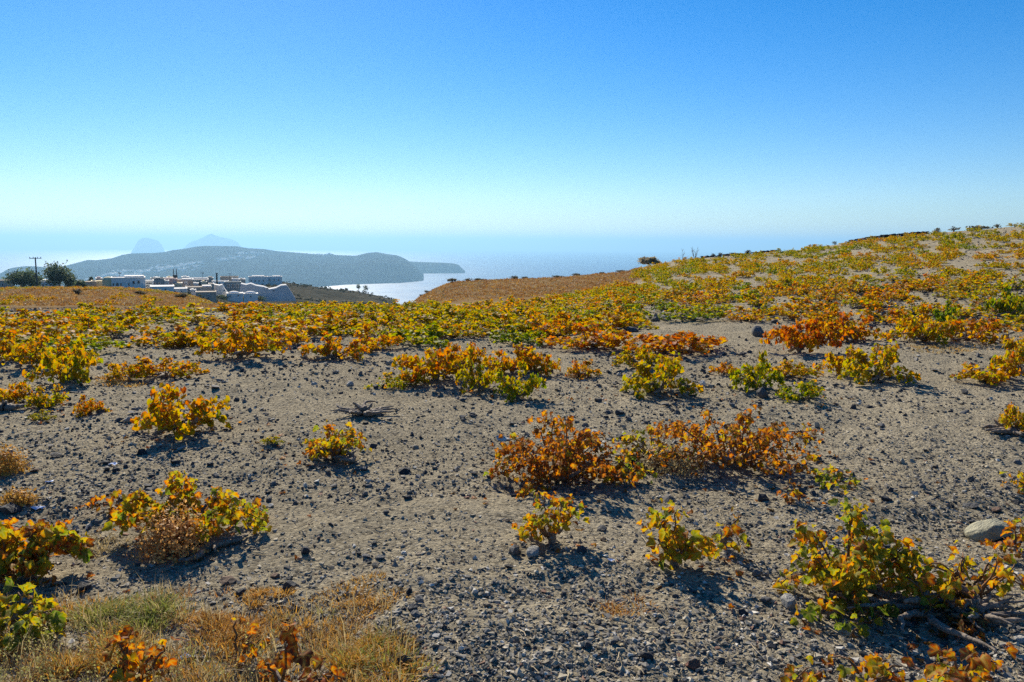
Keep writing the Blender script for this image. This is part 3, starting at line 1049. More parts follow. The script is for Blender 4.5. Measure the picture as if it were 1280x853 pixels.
# ---- vines a little farther off
MID = [
    (228, 549, 140, 78, .50, 'bushy golden vine casting a deep shadow'), (84, 482, 95, 62, .42, 'rounded green gold vine at the edge of the dense band'),
    (14, 508, 58, 36, .50, 'golden vine over a dark stump'), (62, 512, 62, 34, .40, 'small yellow green vine beside the dark stump'),
    (112, 520, 44, 28, .55, 'thin orange vine behind the bare soil'), (52, 527, 40, 14, .33, 'flat green sprig on bare soil'),
    (300, 452, 110, 52, .50, 'golden vine at the corner of the bare patch'), (205, 476, 90, 36, .52, 'golden vine behind the bushy shadowed vine'),
    (160, 478, 60, 30, .48, 'dull gold vine with pale grass beside it'), (420, 452, 90, 40, .53, 'golden vine behind the pale round stone'),
    (545, 482, 125, 62, .50, 'wide golden vine in the middle of the field'), (500, 486, 70, 26, .36, 'trailing yellow green shoot beside the wide golden vine'),
    (648, 502, 76, 52, .33, 'bright yellow green vine in the middle of the field'), (598, 492, 62, 56, .40, 'upright yellow green vine joined to a brighter one'),
    (640, 472, 80, 46, .52, 'golden vine behind the bright yellow green vine'), (728, 474, 52, 26, .54, 'small orange gold vine alone on bare soil'),
    (822, 496, 118, 62, .40, 'dome shaped yellow green vine with stones before it'), (800, 462, 70, 36, .42, 'yellow green vine behind the dome shaped one'),
    (850, 446, 150, 44, .60, 'long orange brown vine before the grey boulder'), (742, 440, 120, 40, .58, 'orange vine beside the bare strip'),
    (695, 428, 90, 36, .52, 'golden vine above the orange one'), (945, 490, 78, 52, .30, 'bright green vine leaning on a round stone'),
    (985, 476, 70, 30, .45, 'golden vine behind the trailing shoot'), (1003, 503, 78, 34, .29, 'long trailing bright green shoot'),
    (1092, 480, 108, 60, .42, 'bushy yellow green vine before the bare gravel'), (1050, 470, 70, 42, .48, 'golden vine joined to the bushy yellow green one'),
    (1000, 442, 90, 58, .64, 'deep orange vine beside the grey boulder'), (1060, 430, 90, 42, .60, 'orange vine upslope of the deep orange one'),
    (1155, 432, 90, 50, .46, 'gold and green vine beside pale dry grass'), (1182, 412, 44, 34, .12, 'dark green vine among golden ones'),
    (1240, 484, 96, 40, .50, 'golden vine beyond the bare gravel'), (1275, 470, 70, 56, .46, 'olive gold vine at the side of the slope'),
    (1210, 428, 120, 40, .54, 'orange gold vine above the pale dry grass'), (1262, 400, 60, 46, .26, 'green vine high beside the slope edge'),
    (1268, 543, 62, 44, .46, 'dark golden vine over tangled dead wood'), (60, 462, 90, 46, .48, 'golden vine at the front of the dense band'),
    (20, 452, 70, 40, .48, 'olive gold vine at the front corner of the dense band'), (470, 440, 70, 34, .54, 'small golden vine at the band front'),
    (905, 470, 40, 20, .56, 'small orange sprig beside dark stones'), (580, 462, 60, 40, .55, 'orange gold vine behind the wide golden one'),
    (340, 558, 26, 12, .34, 'tiny green seedling on bare soil'), (670, 470, 60, 40, .50, 'golden vine in the middle row'),
]
for k, (px, py, w, h, t, lab) in enumerate(MID):
    mid_vine(px, py, w, h, t, k + 3, lab)
NEARPX = [project(c) for c, W, l in VINES]


# ---- the field behind, every bush its own object up to the nearest three hundred
def field_vines():
    rng = random.Random(42)
    cand = []
    S = 0.95
    for ix in range(-52, 56):
        for iy in range(8, 86):
            x = (ix + rng.uniform(-.42, .42)) * S
            y = (iy + rng.uniform(-.42, .42)) * S
            r = math.hypot(x, y)
            if r < 11.5 or r > 88: continue
            p = ground(x, y)
            px, py, dep = project(p)
            if px < -60 or px > 1340: continue
            n = float(fbm(x * .33 + 7, y * .33, 2, 88))
            # visible at all? (line of sight)
            q = np.linspace(.25, .985, 40)
            zz = z_at(x * q, y * q)
            if np.any(zz > ZC + (p.z + .45 - ZC) * q + .02): continue
            dens = 0
            if px < 512:
                edge = 394 if px < 285 else 389
                if py > edge: dens = .9 if py < 430 else (.6 if py < 455 else 0)
                elif px < 300: dens = .8 if r > 73 and r < 84 else (.04 if r > 40 else 0)
                else: dens = 0
                if 355 < px < 420 and py > 424: dens = 0
                if 255 < px < 480 and py > 445: dens = 0
                if py > 418 and 120 < px < 200: dens *= .35
            elif px < 790:
                if r > 46 or py < 386 - max(px - 640, 0) * .2: dens = 0
                else: dens = .9 if py < 440 else .3
                if 520 < px < 600 and py > 425: dens *= .3
            else:
                if r > 58: dens = 0
                elif py < 400: dens = .64
                elif py < 452: dens = .7 if px > 960 else .3
                if 1090 < px < 1240 and 425 < py: dens = 0
                if 885 < px < 975 and py > 405: dens *= .4
            thr = .34 if px < 512 else (.33 if px < 790 else .41)
            if n < thr: dens *= .2
            if rng.random() > dens: continue
            if r < 26 and any((Vector((x, y)) - Vector((c.x, c.y))).length < .35 + W * .35 for c, W, l in VINES): continue
            cand.append((r, x, y, p, px, py, n))
    cand.sort(key=lambda c: c[0])
    return cand, rng


CAND, _rng = field_vines()


def zone(px, py, r):
    if px < 300 and r > 60: return 'on the crest of the brown mound'
    if px < 300 and r > 40: return 'on the brown mound'
    if px < 512:
        if py < 400: return 'behind the dense band'
        if py < 425: return 'inside the dense band'
        return 'along the dense band front'
    if px < 790:
        if py < 395: return 'before the brown hill'
        return 'in mid field'
    if py < 318: return 'near the slope top'
    if py < 350: return 'high on the slope'
    if py < 385: return 'half way up the slope'
    if py < 415: return 'low on the slope'
    return 'at the slope foot'


LINE = [(30, 'the first village tree'), (60, 'the tall utility pole'), (100, 'the tallest village tree'), (138, 'the long tan house'), (180, 'the white towered house'), (240, 'the pink house'), (300, 'the white ramp building'), (370, 'the scalloped building'),
        (440, 'the dark hillside'), (515, 'the bay'), (575, 'the brown hill foot'), (640, 'the lower brown hill'), (720, 'the middle brown hill'), (790, 'the upper brown hill'), (840, 'the rounded shrub'), (900, 'the bare crest twigs'),
        (980, 'the low crest wall'), (1060, 'the crest gap'), (1165, 'the long crest wall'), (1210, 'two crest shrubs'), (9999, 'the top shrub')]


def in_line(px):
    return next(n for x, n in LINE if px < x)


n_ind = 300 - len(VINES)
USED = set()
SV, SF, SA, nb = [], [], [], 0
for k, (r, x, y, p, px, py, n) in enumerate(CAND):
    rng = _rng
    W = rng.uniform(.75, 1.3) * ((1.1 if r < 25 else 1.0) if px > 790 else 1.2)
    H = rng.uniform(.26, .42) * (.6 if px < 300 and r > 60 else 1)
    patch = float(noise2(x * .22, y * .22, 55))
    t = (.42 if px < 512 else .38) + (patch - .5) * .22 + rng.gauss(0, .045)
    if 930 < px < 1130 and 370 < py < 450: t += .08
    if rng.random() < .04: t = .22
    if k < n_ind:
        size = 'small' if W < 1.0 else ('broad' if W > 1.3 else 'rounded')
        lab = f'{size} {color_word(t)} vine {zone(px, py, r)} below {in_line(px)}'
        near = min((math.hypot(x - q[1], y - q[2]) for q in CAND[max(0, k - 60):k + 60] if q is not CAND[k]), default=9)
        extra = [('tall' if H > .37 else ('low' if H < .30 else 'knee high')), ('lone' if near > 1.15 else ('crowded' if near < .75 else 'spreading'))]
        tries = [lab, f'{extra[0]} {lab}', f'{extra[1]} {lab}', f'{extra[0]} {extra[1]} {lab}']
        lab = next((q for q in tries if q not in USED and len(q.split()) <= 16), tries[1] if len(tries[1].split()) <= 16 else lab)
        USED.add(lab)
        vine_copy(p, W, W * .9, H, t, (MIDP if r < 17 else FARP)[rng.randrange(8)], rng.uniform(0, 6.28), lab)
    else:
        V, Fc, A = FARP[rng.randrange(8)][2]
        a = rng.uniform(0, 6.28); ca, sa = math.cos(a), math.sin(a)
        Rm = np.array(((ca, -sa, 0), (sa, ca, 0), (0, 0, 1)))
        step = 2 if r > 45 else 1
        V2 = (V * np.array((W, W, H / .42))) @ Rm.T + np.array(p)
        A2 = A.copy(); A2[:, 2] += t - .5
        SV.append(V2); SF.append(Fc + nb); SA.append(A2); nb += len(V2)
if SV:
    me = mesh_np('far_vines', np.concatenate(SV), np.concatenate(SF), {'leaf': np.concatenate(SA)}, smooth=True)
    o = link('far_vines', me, M_FOL)
    o.color = (.5, 0, 0, 1)
    tag(o, 'the many small golden vines farthest up the slope and over the crest', kind='stuff')
print('VINES cand', len(CAND), 'individual', min(len(CAND), n_ind) + len(VINES), 'rest tris', sum(len(f) for f in SF))

# ---- dead wood
def dead_wood(px, py, wpx, label, seed, arms=8, thick=.035, leaves=0, t=.5, lift=.5):
    rng = random.Random(seed)
    base = hit(px, py)
    _, _, dep = project(base)
    W = wpx * dep / F0
    root = empty('vine_stump', base); tag(root, label, 'stump', 'old woody vine stumps')
    trunk_mb(rng, W * .8, .2, 3, thick * 1.3).build('trunk', M_WOOD, root, smooth=True)
    for k in range(arms):
        a = rng.choice((0, PI)) + rng.gauss(0, .6)
        p = Vector((math.cos(a) * W * .05, math.sin(a) * W * .1 + rng.uniform(-.15, .15) * W, .03)); ps = [p.copy()]; rs = [thick]
        L = W * rng.uniform(.3, .55); m = 12
        h = rng.uniform(-.5, .5)
        for i in range(m):
            h += rng.gauss(0, .28)
            dz = math.sin(i / m * PI * rng.uniform(.9, 1.5)) * lift * .35 * rng.uniform(.3, 1)
            dirn = Vector((math.cos(a + h), math.sin(a + h) * .7, dz - (.25 if p.z > .16 else 0))).normalized()
            p = p + dirn * L / m * rng.uniform(.8, 1.2); p.z = min(max(p.z, .012), .3)
            ps.append(p.copy()); rs.append(thick * (1 - .065 * (i + 1)) * rng.uniform(.85, 1.12))
        MB().tube(ps, rs, 7, .25, rng).build('branch', M_WOOD, root, smooth=True)
    return root


dead_wood(455, 519, 78, 'tangled dead stump alone on the bare soil', 1, 14, .024, lift=1.0)
dead_wood(440, 577, 60, 'bent dark trunk arching out of the compact golden vine', 2, 4, .024, lift=1.3)
dead_wood(1160, 765, 230, 'grey gnarled arms lying under the two tall vines', 3, 15, .019)
dead_wood(1215, 770, 120, 'twisted dead arm beside the gnarled vine', 4, 7, .018, lift=1.2)
dead_wood(1250, 470, 60, 'dark dead wood under the olive gold vine', 5, 6, .03)
dead_wood(1252, 540, 60, 'tangled dead wood below the dark golden vine', 6, 7, .03)
dead_wood(10, 512, 50, 'dark stump at the edge of the field', 7, 6, .04)
dead_wood(715, 590, 90, 'bare brown branches inside the fiery orange vine', 8, 7, .018, lift=1.0)
dead_wood(250, 690, 120, 'dark roots under the yellow green vine', 9, 7, .028, lift=.3)

# ------------------------------------------------------------------ stones
def hull(seed, flat=.7, n=16):
    rng = random.Random(seed)
    bm = bmesh.new()
    for _ in range(n):
        v = Vector((rng.gauss(0, 1), rng.gauss(0, 1), rng.gauss(0, 1))).normalized() * rng.uniform(.8, 1)
        bm.verts.new((v.x * .5, v.y * .5 * rng.uniform(.7, 1), v.z * .5 * flat))
    r = bmesh.ops.convex_hull(bm, input=bm.verts)
    bad = [v for v in bm.verts if not v.link_faces]
    bmesh.ops.delete(bm, geom=bad, context='VERTS')
    bmesh.ops.recalc_face_normals(bm, faces=bm.faces)
    return bm


STONES = []
for k in range(12):
    bm = hull(300 + k, [.55, .7, .85, .45][k % 4], [15, 19, 12, 24][k % 4])
    bmesh.ops.bevel(bm, geom=bm.edges[:], offset=.012, segments=1, affect='EDGES', clamp_overlap=True) if k % 3 == 0 else None
    me = bpy.data.meshes.new('stone'); bm.to_mesh(me); bm.free(); me.materials.append(M_STONE)
    STONES.append(me)

BOULDERS = []
for k in range(4):
    bm = bmesh.new(); bmesh.ops.create_icosphere(bm, subdivisions=3, radius=.5)
    rr = random.Random(900 + k); cuts = [(Vector((rr.gauss(0, 1), rr.gauss(0, 1), rr.gauss(0, 1))).normalized(), rr.uniform(.24, .38)) for _ in range(12)]
    for v in bm.verts:
        for nrm, dd in cuts:
            e = v.co.dot(nrm) - dd
            if e > 0: v.co -= nrm * e * .97
        v.co *= 1 + .10 * (float(fbm(v.co.x * 5 + k, v.co.y * 5 + v.co.z * 4, 3, 60 + k)) - .5)
        v.co.z *= .62
    for f in bm.faces: f.smooth = True
    me = bpy.data.meshes.new('stone'); bm.to_mesh(me); bm.free(); me.materials.append(M_STONE)
    BOULDERS.append(me)

TONES = {'dark': (.075, .076, .08), 'black': (.04, .04, .044), 'grey': (.15, .145, .14), 'pale': (.42, .40, .36), 'tan': (.30, .24, .17), 'brown': (.17, .10, .065), 'reddish': (.23, .10, .065),
         'white': (.65, .63, .58), 'greenish': (.30, .285, .20)}
TWORD = {'dark': 'dark grey basalt', 'black': 'black basalt', 'grey': 'mid grey', 'pale': 'pale grey', 'tan': 'tan', 'brown': 'brown', 'reddish': 'reddish', 'white': 'chalky white', 'greenish': 'pale olive'}


def stone(px, py, wpx, tone, label, flat=1.0, seed=None, p=None, v=None):
    rng = random.Random(seed if seed is not None else int(px * 31 + py))
    if p is None: p = hit(px, py)
    _, _, dep = project(p)
    s = wpx * dep / F0
    o = bpy.data.objects.new('stone', BOULDERS[rng.randrange(4)] if label.split()[0] in ('big', 'round', 'smooth', 'pale', 'rounded') or 'round ' in label else STONES[rng.randrange(12)])
    col.objects.link(o)
    o.scale = (s, s * rng.uniform(.7, 1.1), s * flat * rng.uniform(.85, 1.15))
    o.rotation_euler = (rng.uniform(-.3, .3), rng.uniform(-.3, .3), rng.uniform(0, 6.28))
    o.location = p + Vector((0, 0, s * .16 * flat))
    v = v or rng.uniform(.8, 1.2)
    c = TONES[tone]
    o.color = (c[0] * v, c[1] * v, c[2] * v, 1)
    tag(o, label, 'stone', 'loose stones on the soil')
    return o


BIG = [
    (1240, 672, 72, 'greenish', 'big pale olive boulder half hidden by an orange sprig', .8), (952, 496, 19, 'grey', 'round grey boulder leaning on the bright green vine', 1.4),
    (948, 420, 24, 'grey', 'smooth grey boulder between orange vines up the slope', 1.2), (643, 692, 19, 'grey', 'square grey stone block beside a thin vine stem', 1.3),
    (668, 696, 21, 'pale', 'pale grey angular block at the foot of a thin vine stem', 1.4), (808, 824, 24, 'black', 'black wedge shaped stone on the near gravel', .9),
    (866, 834, 25, 'reddish', 'reddish brown flat stone on the near gravel', .8), (505, 832, 24, 'dark', 'dark blocky stone at the end of the golden grass tuft', 1.4),
    (985, 758, 30, 'pale', 'pointed grey stone beside the tall green vine', 1.4), (957, 752, 18, 'dark', 'dark stone with a lit top beside a pointed grey stone', 1.0),
    (105, 737, 19, 'black', 'black stone under the low green vine', 1.0), (113, 766, 16, 'black', 'rounded black stone below another black one', 1.0),
    (84, 778, 20, 'dark', 'flat dark stone near the dry herbs', .6), (13, 640, 40, 'black', 'long flat black stone beside a blue white plastic scrap', .6),
    (70, 571, 22, 'black', 'flat black stone alone behind the leafy vine', .7), (300, 744, 20, 'black', 'black stone with a bright top face before the dry cushion plant', 1.1),
    (285, 728, 26, 'brown', 'brown plank shaped stone leaning by a black one', .6), (362, 738, 26, 'dark', 'largest dark stone of the cluster above the dry grass', .9),
    (344, 722, 16, 'brown', 'brownish stone at the back of the dark cluster', .9), (382, 692, 17, 'black', 'upright black stone on the bare middle ground', 1.5),
    (476, 698, 18, 'dark', 'dark tilted slab in the middle of the bare ground', .6), (458, 697, 16, 'grey', 'flat grey slab touching a dark tilted one', .5),
    (469, 709, 16, 'tan', 'tan rounded stone before two slabs', .8), (505, 692, 11, 'white', 'small chalky white chip on the bare ground', .6),
    (524, 693, 13, 'tan', 'small tan stone beside a white chip', .6), (512, 742, 12, 'black', 'upright black stone at the head of a short stone row', 1.4),
    (524, 752, 20, 'grey', 'grey slab in a short row of stones', .6), (516, 762, 16, 'dark', 'dark stone in the middle of a short row', 1.0), (520, 770, 17, 'grey', 'grey stone with a bluish face ending a short row', .9),
    (482, 643, 14, 'dark', 'dark cube like stone alone on the bare ground', 1.0), (728, 690, 18, 'dark', 'dark stone in the shade behind the two grey blocks', .9),
    (636, 710, 15, 'black', 'black stone before the square grey block', .9), (690, 686, 14, 'dark', 'dark stone under the thin vine stem', .9),
    (735, 808, 18, 'dark', 'dark stone beside a pale one on the near gravel', .8), (769, 806, 17, 'dark', 'dark lump with a lit top on the near gravel', 1.1), (716, 784, 15, 'black', 'black stone beside an orange chip', .9),
    (827, 780, 13, 'grey', 'small grey stone on the open near gravel', .8), (928, 768, 14, 'black', 'black angular stone on the gravel before the leaning vine', 1.1), (946, 720, 16, 'grey', 'grey stone behind a pair of stones', 1.0),
    (1107, 626, 17, 'black', 'black stone above the tall green vine', .9), (1165, 634, 11, 'dark', 'dark stone on bare gravel behind the gnarled vine', .9), (1190, 635, 11, 'black', 'cone shaped black stone on the bare gravel', 1.3),
    (1213, 634, 24, 'dark', 'pair like wide dark stone before the pale boulder', .6), (1269, 630, 14, 'black', 'black stone at the gravel edge beyond the pale boulder', 1.0), (1247, 640, 14, 'brown', 'round brown stone beside the pale boulder', 1.1),
    (160, 528, 15, 'pale', 'round pale grey stone beside the bushy golden vine', 1.2), (178, 568, 15, 'black', 'black rounded stone in front of the bushy golden vine', 1.0), (166, 572, 11, 'dark', 'smaller dark stone touching a rounded black one', 1.0),
    (227, 563, 22, 'pale', 'flat pale slab in the shadow of the bushy golden vine', .5), (133, 580, 12, 'black', 'black stone beside a bluish white scrap', 1.0), (145, 590, 12, 'black', 'taller black stone beside a bluish white scrap', 1.3),
    (43, 590, 13, 'brown', 'brown stone alone on the bare soil', .9), (380, 447, 13, 'pale', 'pale round stone at the front of the dense band', 1.1), (437, 483, 15, 'pale', 'pale grey lump behind the tangled dead stump', 1.0),
    (470, 486, 14, 'dark', 'dark stone behind the tangled dead stump', 1.0), (790, 494, 14, 'dark', 'dark stone before the dome shaped vine', .7), (832, 508, 16, 'grey', 'grey stone on the gravel before the dome shaped vine', .6),
    (775, 518, 16, 'dark', 'dark stone in a loose line on the open gravel', .7), (775, 548, 15, 'dark', 'dark stone beside a pale slab on open gravel', .9), (762, 551, 20, 'pale', 'flat pale slab on the open gravel', .4),
    (790, 580, 13, 'black', 'black stone under the yellow green vine', 1.0), (628, 550, 22, 'white', 'chalky white slab behind the fiery orange vine', .5), (820, 402, 16, 'grey', 'grey stone beside a pale one high among the vines', .9),
    (832, 400, 18, 'pale', 'pale stone beside a grey one high among the vines', .9), (791, 416, 16, 'dark', 'dark round stone behind the long orange vine', 1.1), (878, 482, 12, 'white', 'white stone at the foot of a green vine', 1.1),
    (968, 404, 12, 'grey', 'grey stone above the smooth boulder', 1.0), (1230, 478, 20, 'black', 'black stones edge below the golden vine', .7), (1206, 492, 16, 'dark', 'dark stone before the golden vine beyond the gravel', .8),
    (505, 592, 22, 'black', 'flat black stone beside the bent dark trunk', .7), (590, 520, 13, 'dark', 'dark stone on the open soil behind the fiery vine', .9), (1050, 592, 12, 'dark', 'dark stone above the low bright sprig', .9),
]
for a in BIG:
    stone(*a)


def scatter_stones(total):
    rng = random.Random(77)
    made = 0; tries = 0
    used = set(); done = []

    def c_near(p):
        d = min([(q - p).length for q in done] or [9])
        return ('single' if d > .35 else 'grouped'), d
    pts = []
    while made < total and tries < 6000:
        tries += 1
        px = rng.uniform(-20, 1300); py = 420 + (853 - 415) * rng.random() ** .85
        if noise2(px * .012, py * .02, 6) < rng.random() * .75: continue
        if px < 520 and py > 735 and rng.random() < .8: continue
        p = hit(px, py)
        if p is None: continue
        _, _, dep = project(p)
        w = min(max(rng.lognormvariate(math.log(.038), .38) / dep * F0, 5.5), 20)
        if any(abs(px - q[0]) < 14 and abs(py - q[1]) < 8 for q in pts): continue
        pts.append((px, py))
        tone = rng.choices(['dark', 'black', 'grey', 'pale', 'tan', 'brown', 'white', 'reddish'], [30, 22, 24, 7, 7, 6, 3, 2])[0]
        # nearest landmark
        best = min(VINES, key=lambda v: (v[0] - p).length - v[1] * .3)
        dx = p - best[0]
        d = dx.length
        rel = 'beneath' if d < best[1] * .5 else ('before' if dx.y < -abs(dx.x) * .6 else ('behind' if dx.y > abs(dx.x) * .6 else 'beside'))
        size = 'tiny' if w < 7 else ('small' if w < 11 else 'fist sized')
        mk = ' '.join(best[2].split()[:8])
        flat = rng.uniform(.45, .95)
        sh = 'flat' if flat < .62 else ('lumpy' if flat > .82 else 'angular')
        lab = f'{size} {sh} {TWORD[tone]} stone {rel} {mk}'
        v = rng.uniform(.72, 1.28)
        fl, fr = c_near(p)
        alts = [lab, f'{"deeper" if v < 1 else "lighter"} {lab}', f'{fl} {lab}', f'{fl} {"deeper" if v < 1 else "lighter"} {lab}']
        alts = [q for q in alts if len(q.split()) <= 16] or [' '.join(lab.split()[:16])]
        lab = next((q for q in alts if q not in used), alts[-1]); used.add(lab); done.append(p)
        stone(px, py, w, tone, lab, flat, tries, p, v)
        made += 1


scatter_stones(300 - len(BIG))


def pebbles(n):
    rng = np.random.default_rng(3)
    bases = []
    for k in range(10):
        bm = hull(500 + k, [.6, .75, .5][k % 3], 9)
        bmesh.ops.triangulate(bm, faces=bm.faces)
        bm.verts.index_update()
        V = np.array([v.co[:] for v in bm.verts]); Fc = np.array([[v.index for v in f.verts] for f in bm.faces]); bm.free()
        bases.append((V, Fc))
    # even over the view of the near ground, thinning out where it recedes
    px = rng.uniform(-520, 1800, n); py = 402 + (905 - 402) * rng.random(n) ** .9
    P = []
    K = 240
    D = np.stack([np.array(CF)[None, :] + (px[:, None] - W0 / 2) / F0 * np.array(CR)[None, :] - (py[:, None] - H0 / 2) / F0 * np.array(CU)[None, :]])[0]
    h = np.hypot(D[:, 0], D[:, 1])
    t = -ZC / np.minimum(D[:, 2], -1e-3)
    for _ in range(14):          # fixed point on the gentle ground
        z = z_at(D[:, 0] * t, D[:, 1] * t)
        t = .5 * t + .5 * np.clip((z - ZC) / np.minimum(D[:, 2], -1e-3), .5, 40)
    x, y = D[:, 0] * t, D[:, 1] * t
    z = z_at(x, y)
    dist = np.sqrt(x * x + y * y)
    kp = (fbm(x * .9 + 3, y * .9, 3, 27) * .75 + fbm(x * .3, y * .3, 2, 29) * .25) > rng.uniform(.22, .62, n)
    x, y, z, dist = x[kp], y[kp], z[kp], dist[kp]; n = len(x)
    s = np.exp(rng.normal(math.log(.0145), .55, n))
    s = np.clip(np.maximum(s, dist * .0014 * rng.uniform(.7, 1.6, n)), .004, .045)
    tones = np.array([(.045, .046, .05), (.125, .12, .112), (.21, .195, .17), (.32, .275, .20), (.40, .35, .265), (.52, .49, .43), (.22, .12, .08)])
    pick = rng.choice(7, n, p=[.10, .15, .24, .26, .15, .07, .03])
    colr = tones[pick] * rng.uniform(.8, 1.2, (n, 1))
    ang = rng.uniform(0, 2 * PI, n); tilt = rng.normal(0, .35, n)
    VV, FF, CC, nb = [], [], [], 0
    for k in range(10):
        m = np.where(np.arange(n) % 10 == k)[0]
        V, Fc = bases[k]
        ca, sa = np.cos(ang[m]), np.sin(ang[m]); ct, st = np.cos(tilt[m]), np.sin(tilt[m])
        v = V[None] * s[m][:, None, None] * np.stack([np.ones(len(m)), rng.uniform(.7, 1.1, len(m)), rng.uniform(.6, 1.1, len(m))], 1)[:, None, :]
        xx, yy, zz = v[..., 0], v[..., 1], v[..., 2]
        y2 = yy * ct[:, None] - zz * st[:, None]; z2 = yy * st[:, None] + zz * ct[:, None]
        X = xx * ca[:, None] - y2 * sa[:, None] + x[m][:, None]
        Y = xx * sa[:, None] + y2 * ca[:, None] + y[m][:, None]
        Z = z2 + z[m][:, None] + s[m][:, None] * .1
        VV.append(np.stack([X, Y, Z], -1).reshape(-1, 3))
        FF.append((Fc[None] + (np.arange(len(m)) * len(V))[:, None, None]).reshape(-1, 3) + nb)
        CC.append(np.repeat(colr[m], len(V), 0))
        nb += len(m) * len(V)
    me = mesh_np('gravel', np.concatenate(VV), np.concatenate(FF), {'tone': np.concatenate(CC)})
    tag(link('gravel', me, M_PEB), 'loose grey and tan pebbles covering the soil', kind='stuff')
    print('gravel tris', sum(len(f) for f in FF))


pebbles(140000)


def mid_rubble(n):
    """the smaller stones farther off, too many to count"""
    rng = np.random.default_rng(19)
    bases = []
    for k in range(6):
        bm = hull(560 + k, [.6, .75, .5][k % 3], 9)
        bmesh.ops.triangulate(bm, faces=bm.faces); bm.verts.index_update()
        bases.append((np.array([v.co[:] for v in bm.verts]), np.array([[v.index for v in f.verts] for f in bm.faces]))); bm.free()
    a = rng.uniform(math.radians(-48), math.radians(48), n)
    r = np.exp(rng.uniform(math.log(5.0), math.log(60), n))
    x, y = np.sin(a) * r, np.cos(a) * r
    keep = fbm(x * .5, y * .5, 2, 44) > rng.uniform(.25, .6, n)
    keep &= ~((r > 34) & (np.degrees(a) < 8))
    x, y, r = x[keep], y[keep], r[keep]; n = len(x)
    s = np.exp(rng.normal(math.log(.030), .5, n)) * np.clip(r / 9, .7, 2.2)
    s = np.clip(s, .015, .14)
    tones = np.array([(.05, .05, .054), (.085, .083, .082), (.16, .15, .14), (.30, .26, .2), (.45, .43, .38)])
    colr = tones[rng.choice(5, n, p=[.33, .25, .24, .12, .06])] * rng.uniform(.8, 1.2, (n, 1))
    z = z_at(x, y); ang = rng.uniform(0, 2 * PI, n)
    VV, FF, CC, nb = [], [], [], 0
    for k in range(6):
        m = np.where(np.arange(n) % 6 == k)[0]
        V, Fc = bases[k]
        v = V[None] * s[m][:, None, None] * np.stack([np.ones(len(m)), rng.uniform(.7, 1.1, len(m)), rng.uniform(.7, 1.2, len(m))], 1)[:, None, :]
        ca, sa = np.cos(ang[m])[:, None], np.sin(ang[m])[:, None]
        P = np.stack([v[..., 0] * ca - v[..., 1] * sa + x[m][:, None], v[..., 0] * sa + v[..., 1] * ca + y[m][:, None], v[..., 2] + z[m][:, None] + s[m][:, None] * .14], -1)
        VV.append(P.reshape(-1, 3)); FF.append((Fc[None] + (np.arange(len(m)) * len(V))[:, None, None]).reshape(-1, 3) + nb)
        CC.append(np.repeat(colr[m], len(V), 0)); nb += len(m) * len(V)
    me = mesh_np('rubble', np.concatenate(VV), np.concatenate(FF), {'tone': np.concatenate(CC)})
    tag(link('rubble', me, M_PEB), 'small dark stones strewn between the vines up the field', kind='stuff')


mid_rubble(54000)

# ------------------------------------------------------------------ grass and dry plants
GC = {'dry': ((.78, .45, .15), (.60, .30, .08)), 'gold': ((.62, .36, .07), (.50, .25, .04)), 'straw': ((.50, .40, .20), (.38, .28, .12)), 'green': ((.24, .30, .05), (.40, .38, .09)), 'rust': ((.46, .24, .07), (.36, .16, .045)), 'herb': ((.40, .37, .12), (.30, .28, .09))}


def blades(cx, cy, cz, n, rx, ry, h, c, rng, spread=.6, w=.0022):
    a = rng.uniform(0, 2 * PI, n); q = np.sqrt(rng.random(n))
    x = cx + np.cos(a) * q * rx; y = cy + np.sin(a) * q * ry
    z = z_at(x, y) if cz is None else np.full(n, cz)
    hh = h * rng.uniform(.45, 1.1, n) * (1 - .35 * q)
    b = rng.uniform(0, 2 * PI, n)
    lx = np.cos(a) * q * spread * hh + np.cos(b) * spread * hh * .6; ly = np.sin(a) * q * spread * hh + np.sin(b) * spread * hh * .6
    wd = w * rng.uniform(.7, 1.5, n); ox, oy = -np.sin(b + .7) * wd, np.cos(b + .7) * wd
    P0 = np.stack([x - ox, y - oy, z - .004], 1); P1 = np.stack([x + ox, y + oy, z - .004], 1)
    mz = z + hh * .62
    P2 = np.stack([x + lx * .35 + ox * .8, y + ly * .35 + oy * .8, mz], 1); P3 = np.stack([x + lx * .35 - ox * .8, y + ly * .35 - oy * .8, mz], 1)
    P4 = np.stack([x + lx, y + ly, z + hh], 1)
    V = np.stack([P0, P1, P2, P3, P4], 1).reshape(-1, 3)
    k = np.arange(n) * 5
    tri = np.concatenate([np.stack([k, k + 1, k + 2], 1), np.stack([k, k + 2, k + 3], 1), np.stack([k + 3, k + 2, k + 4], 1)])
    c0, c1 = np.array(c[0]), np.array(c[1])
    m = rng.random((n, 1))
    C = np.repeat((c0 * m + c1 * (1 - m)) * rng.uniform(.75, 1.25, (n, 1)), 5, 0)
    return V, tri, C


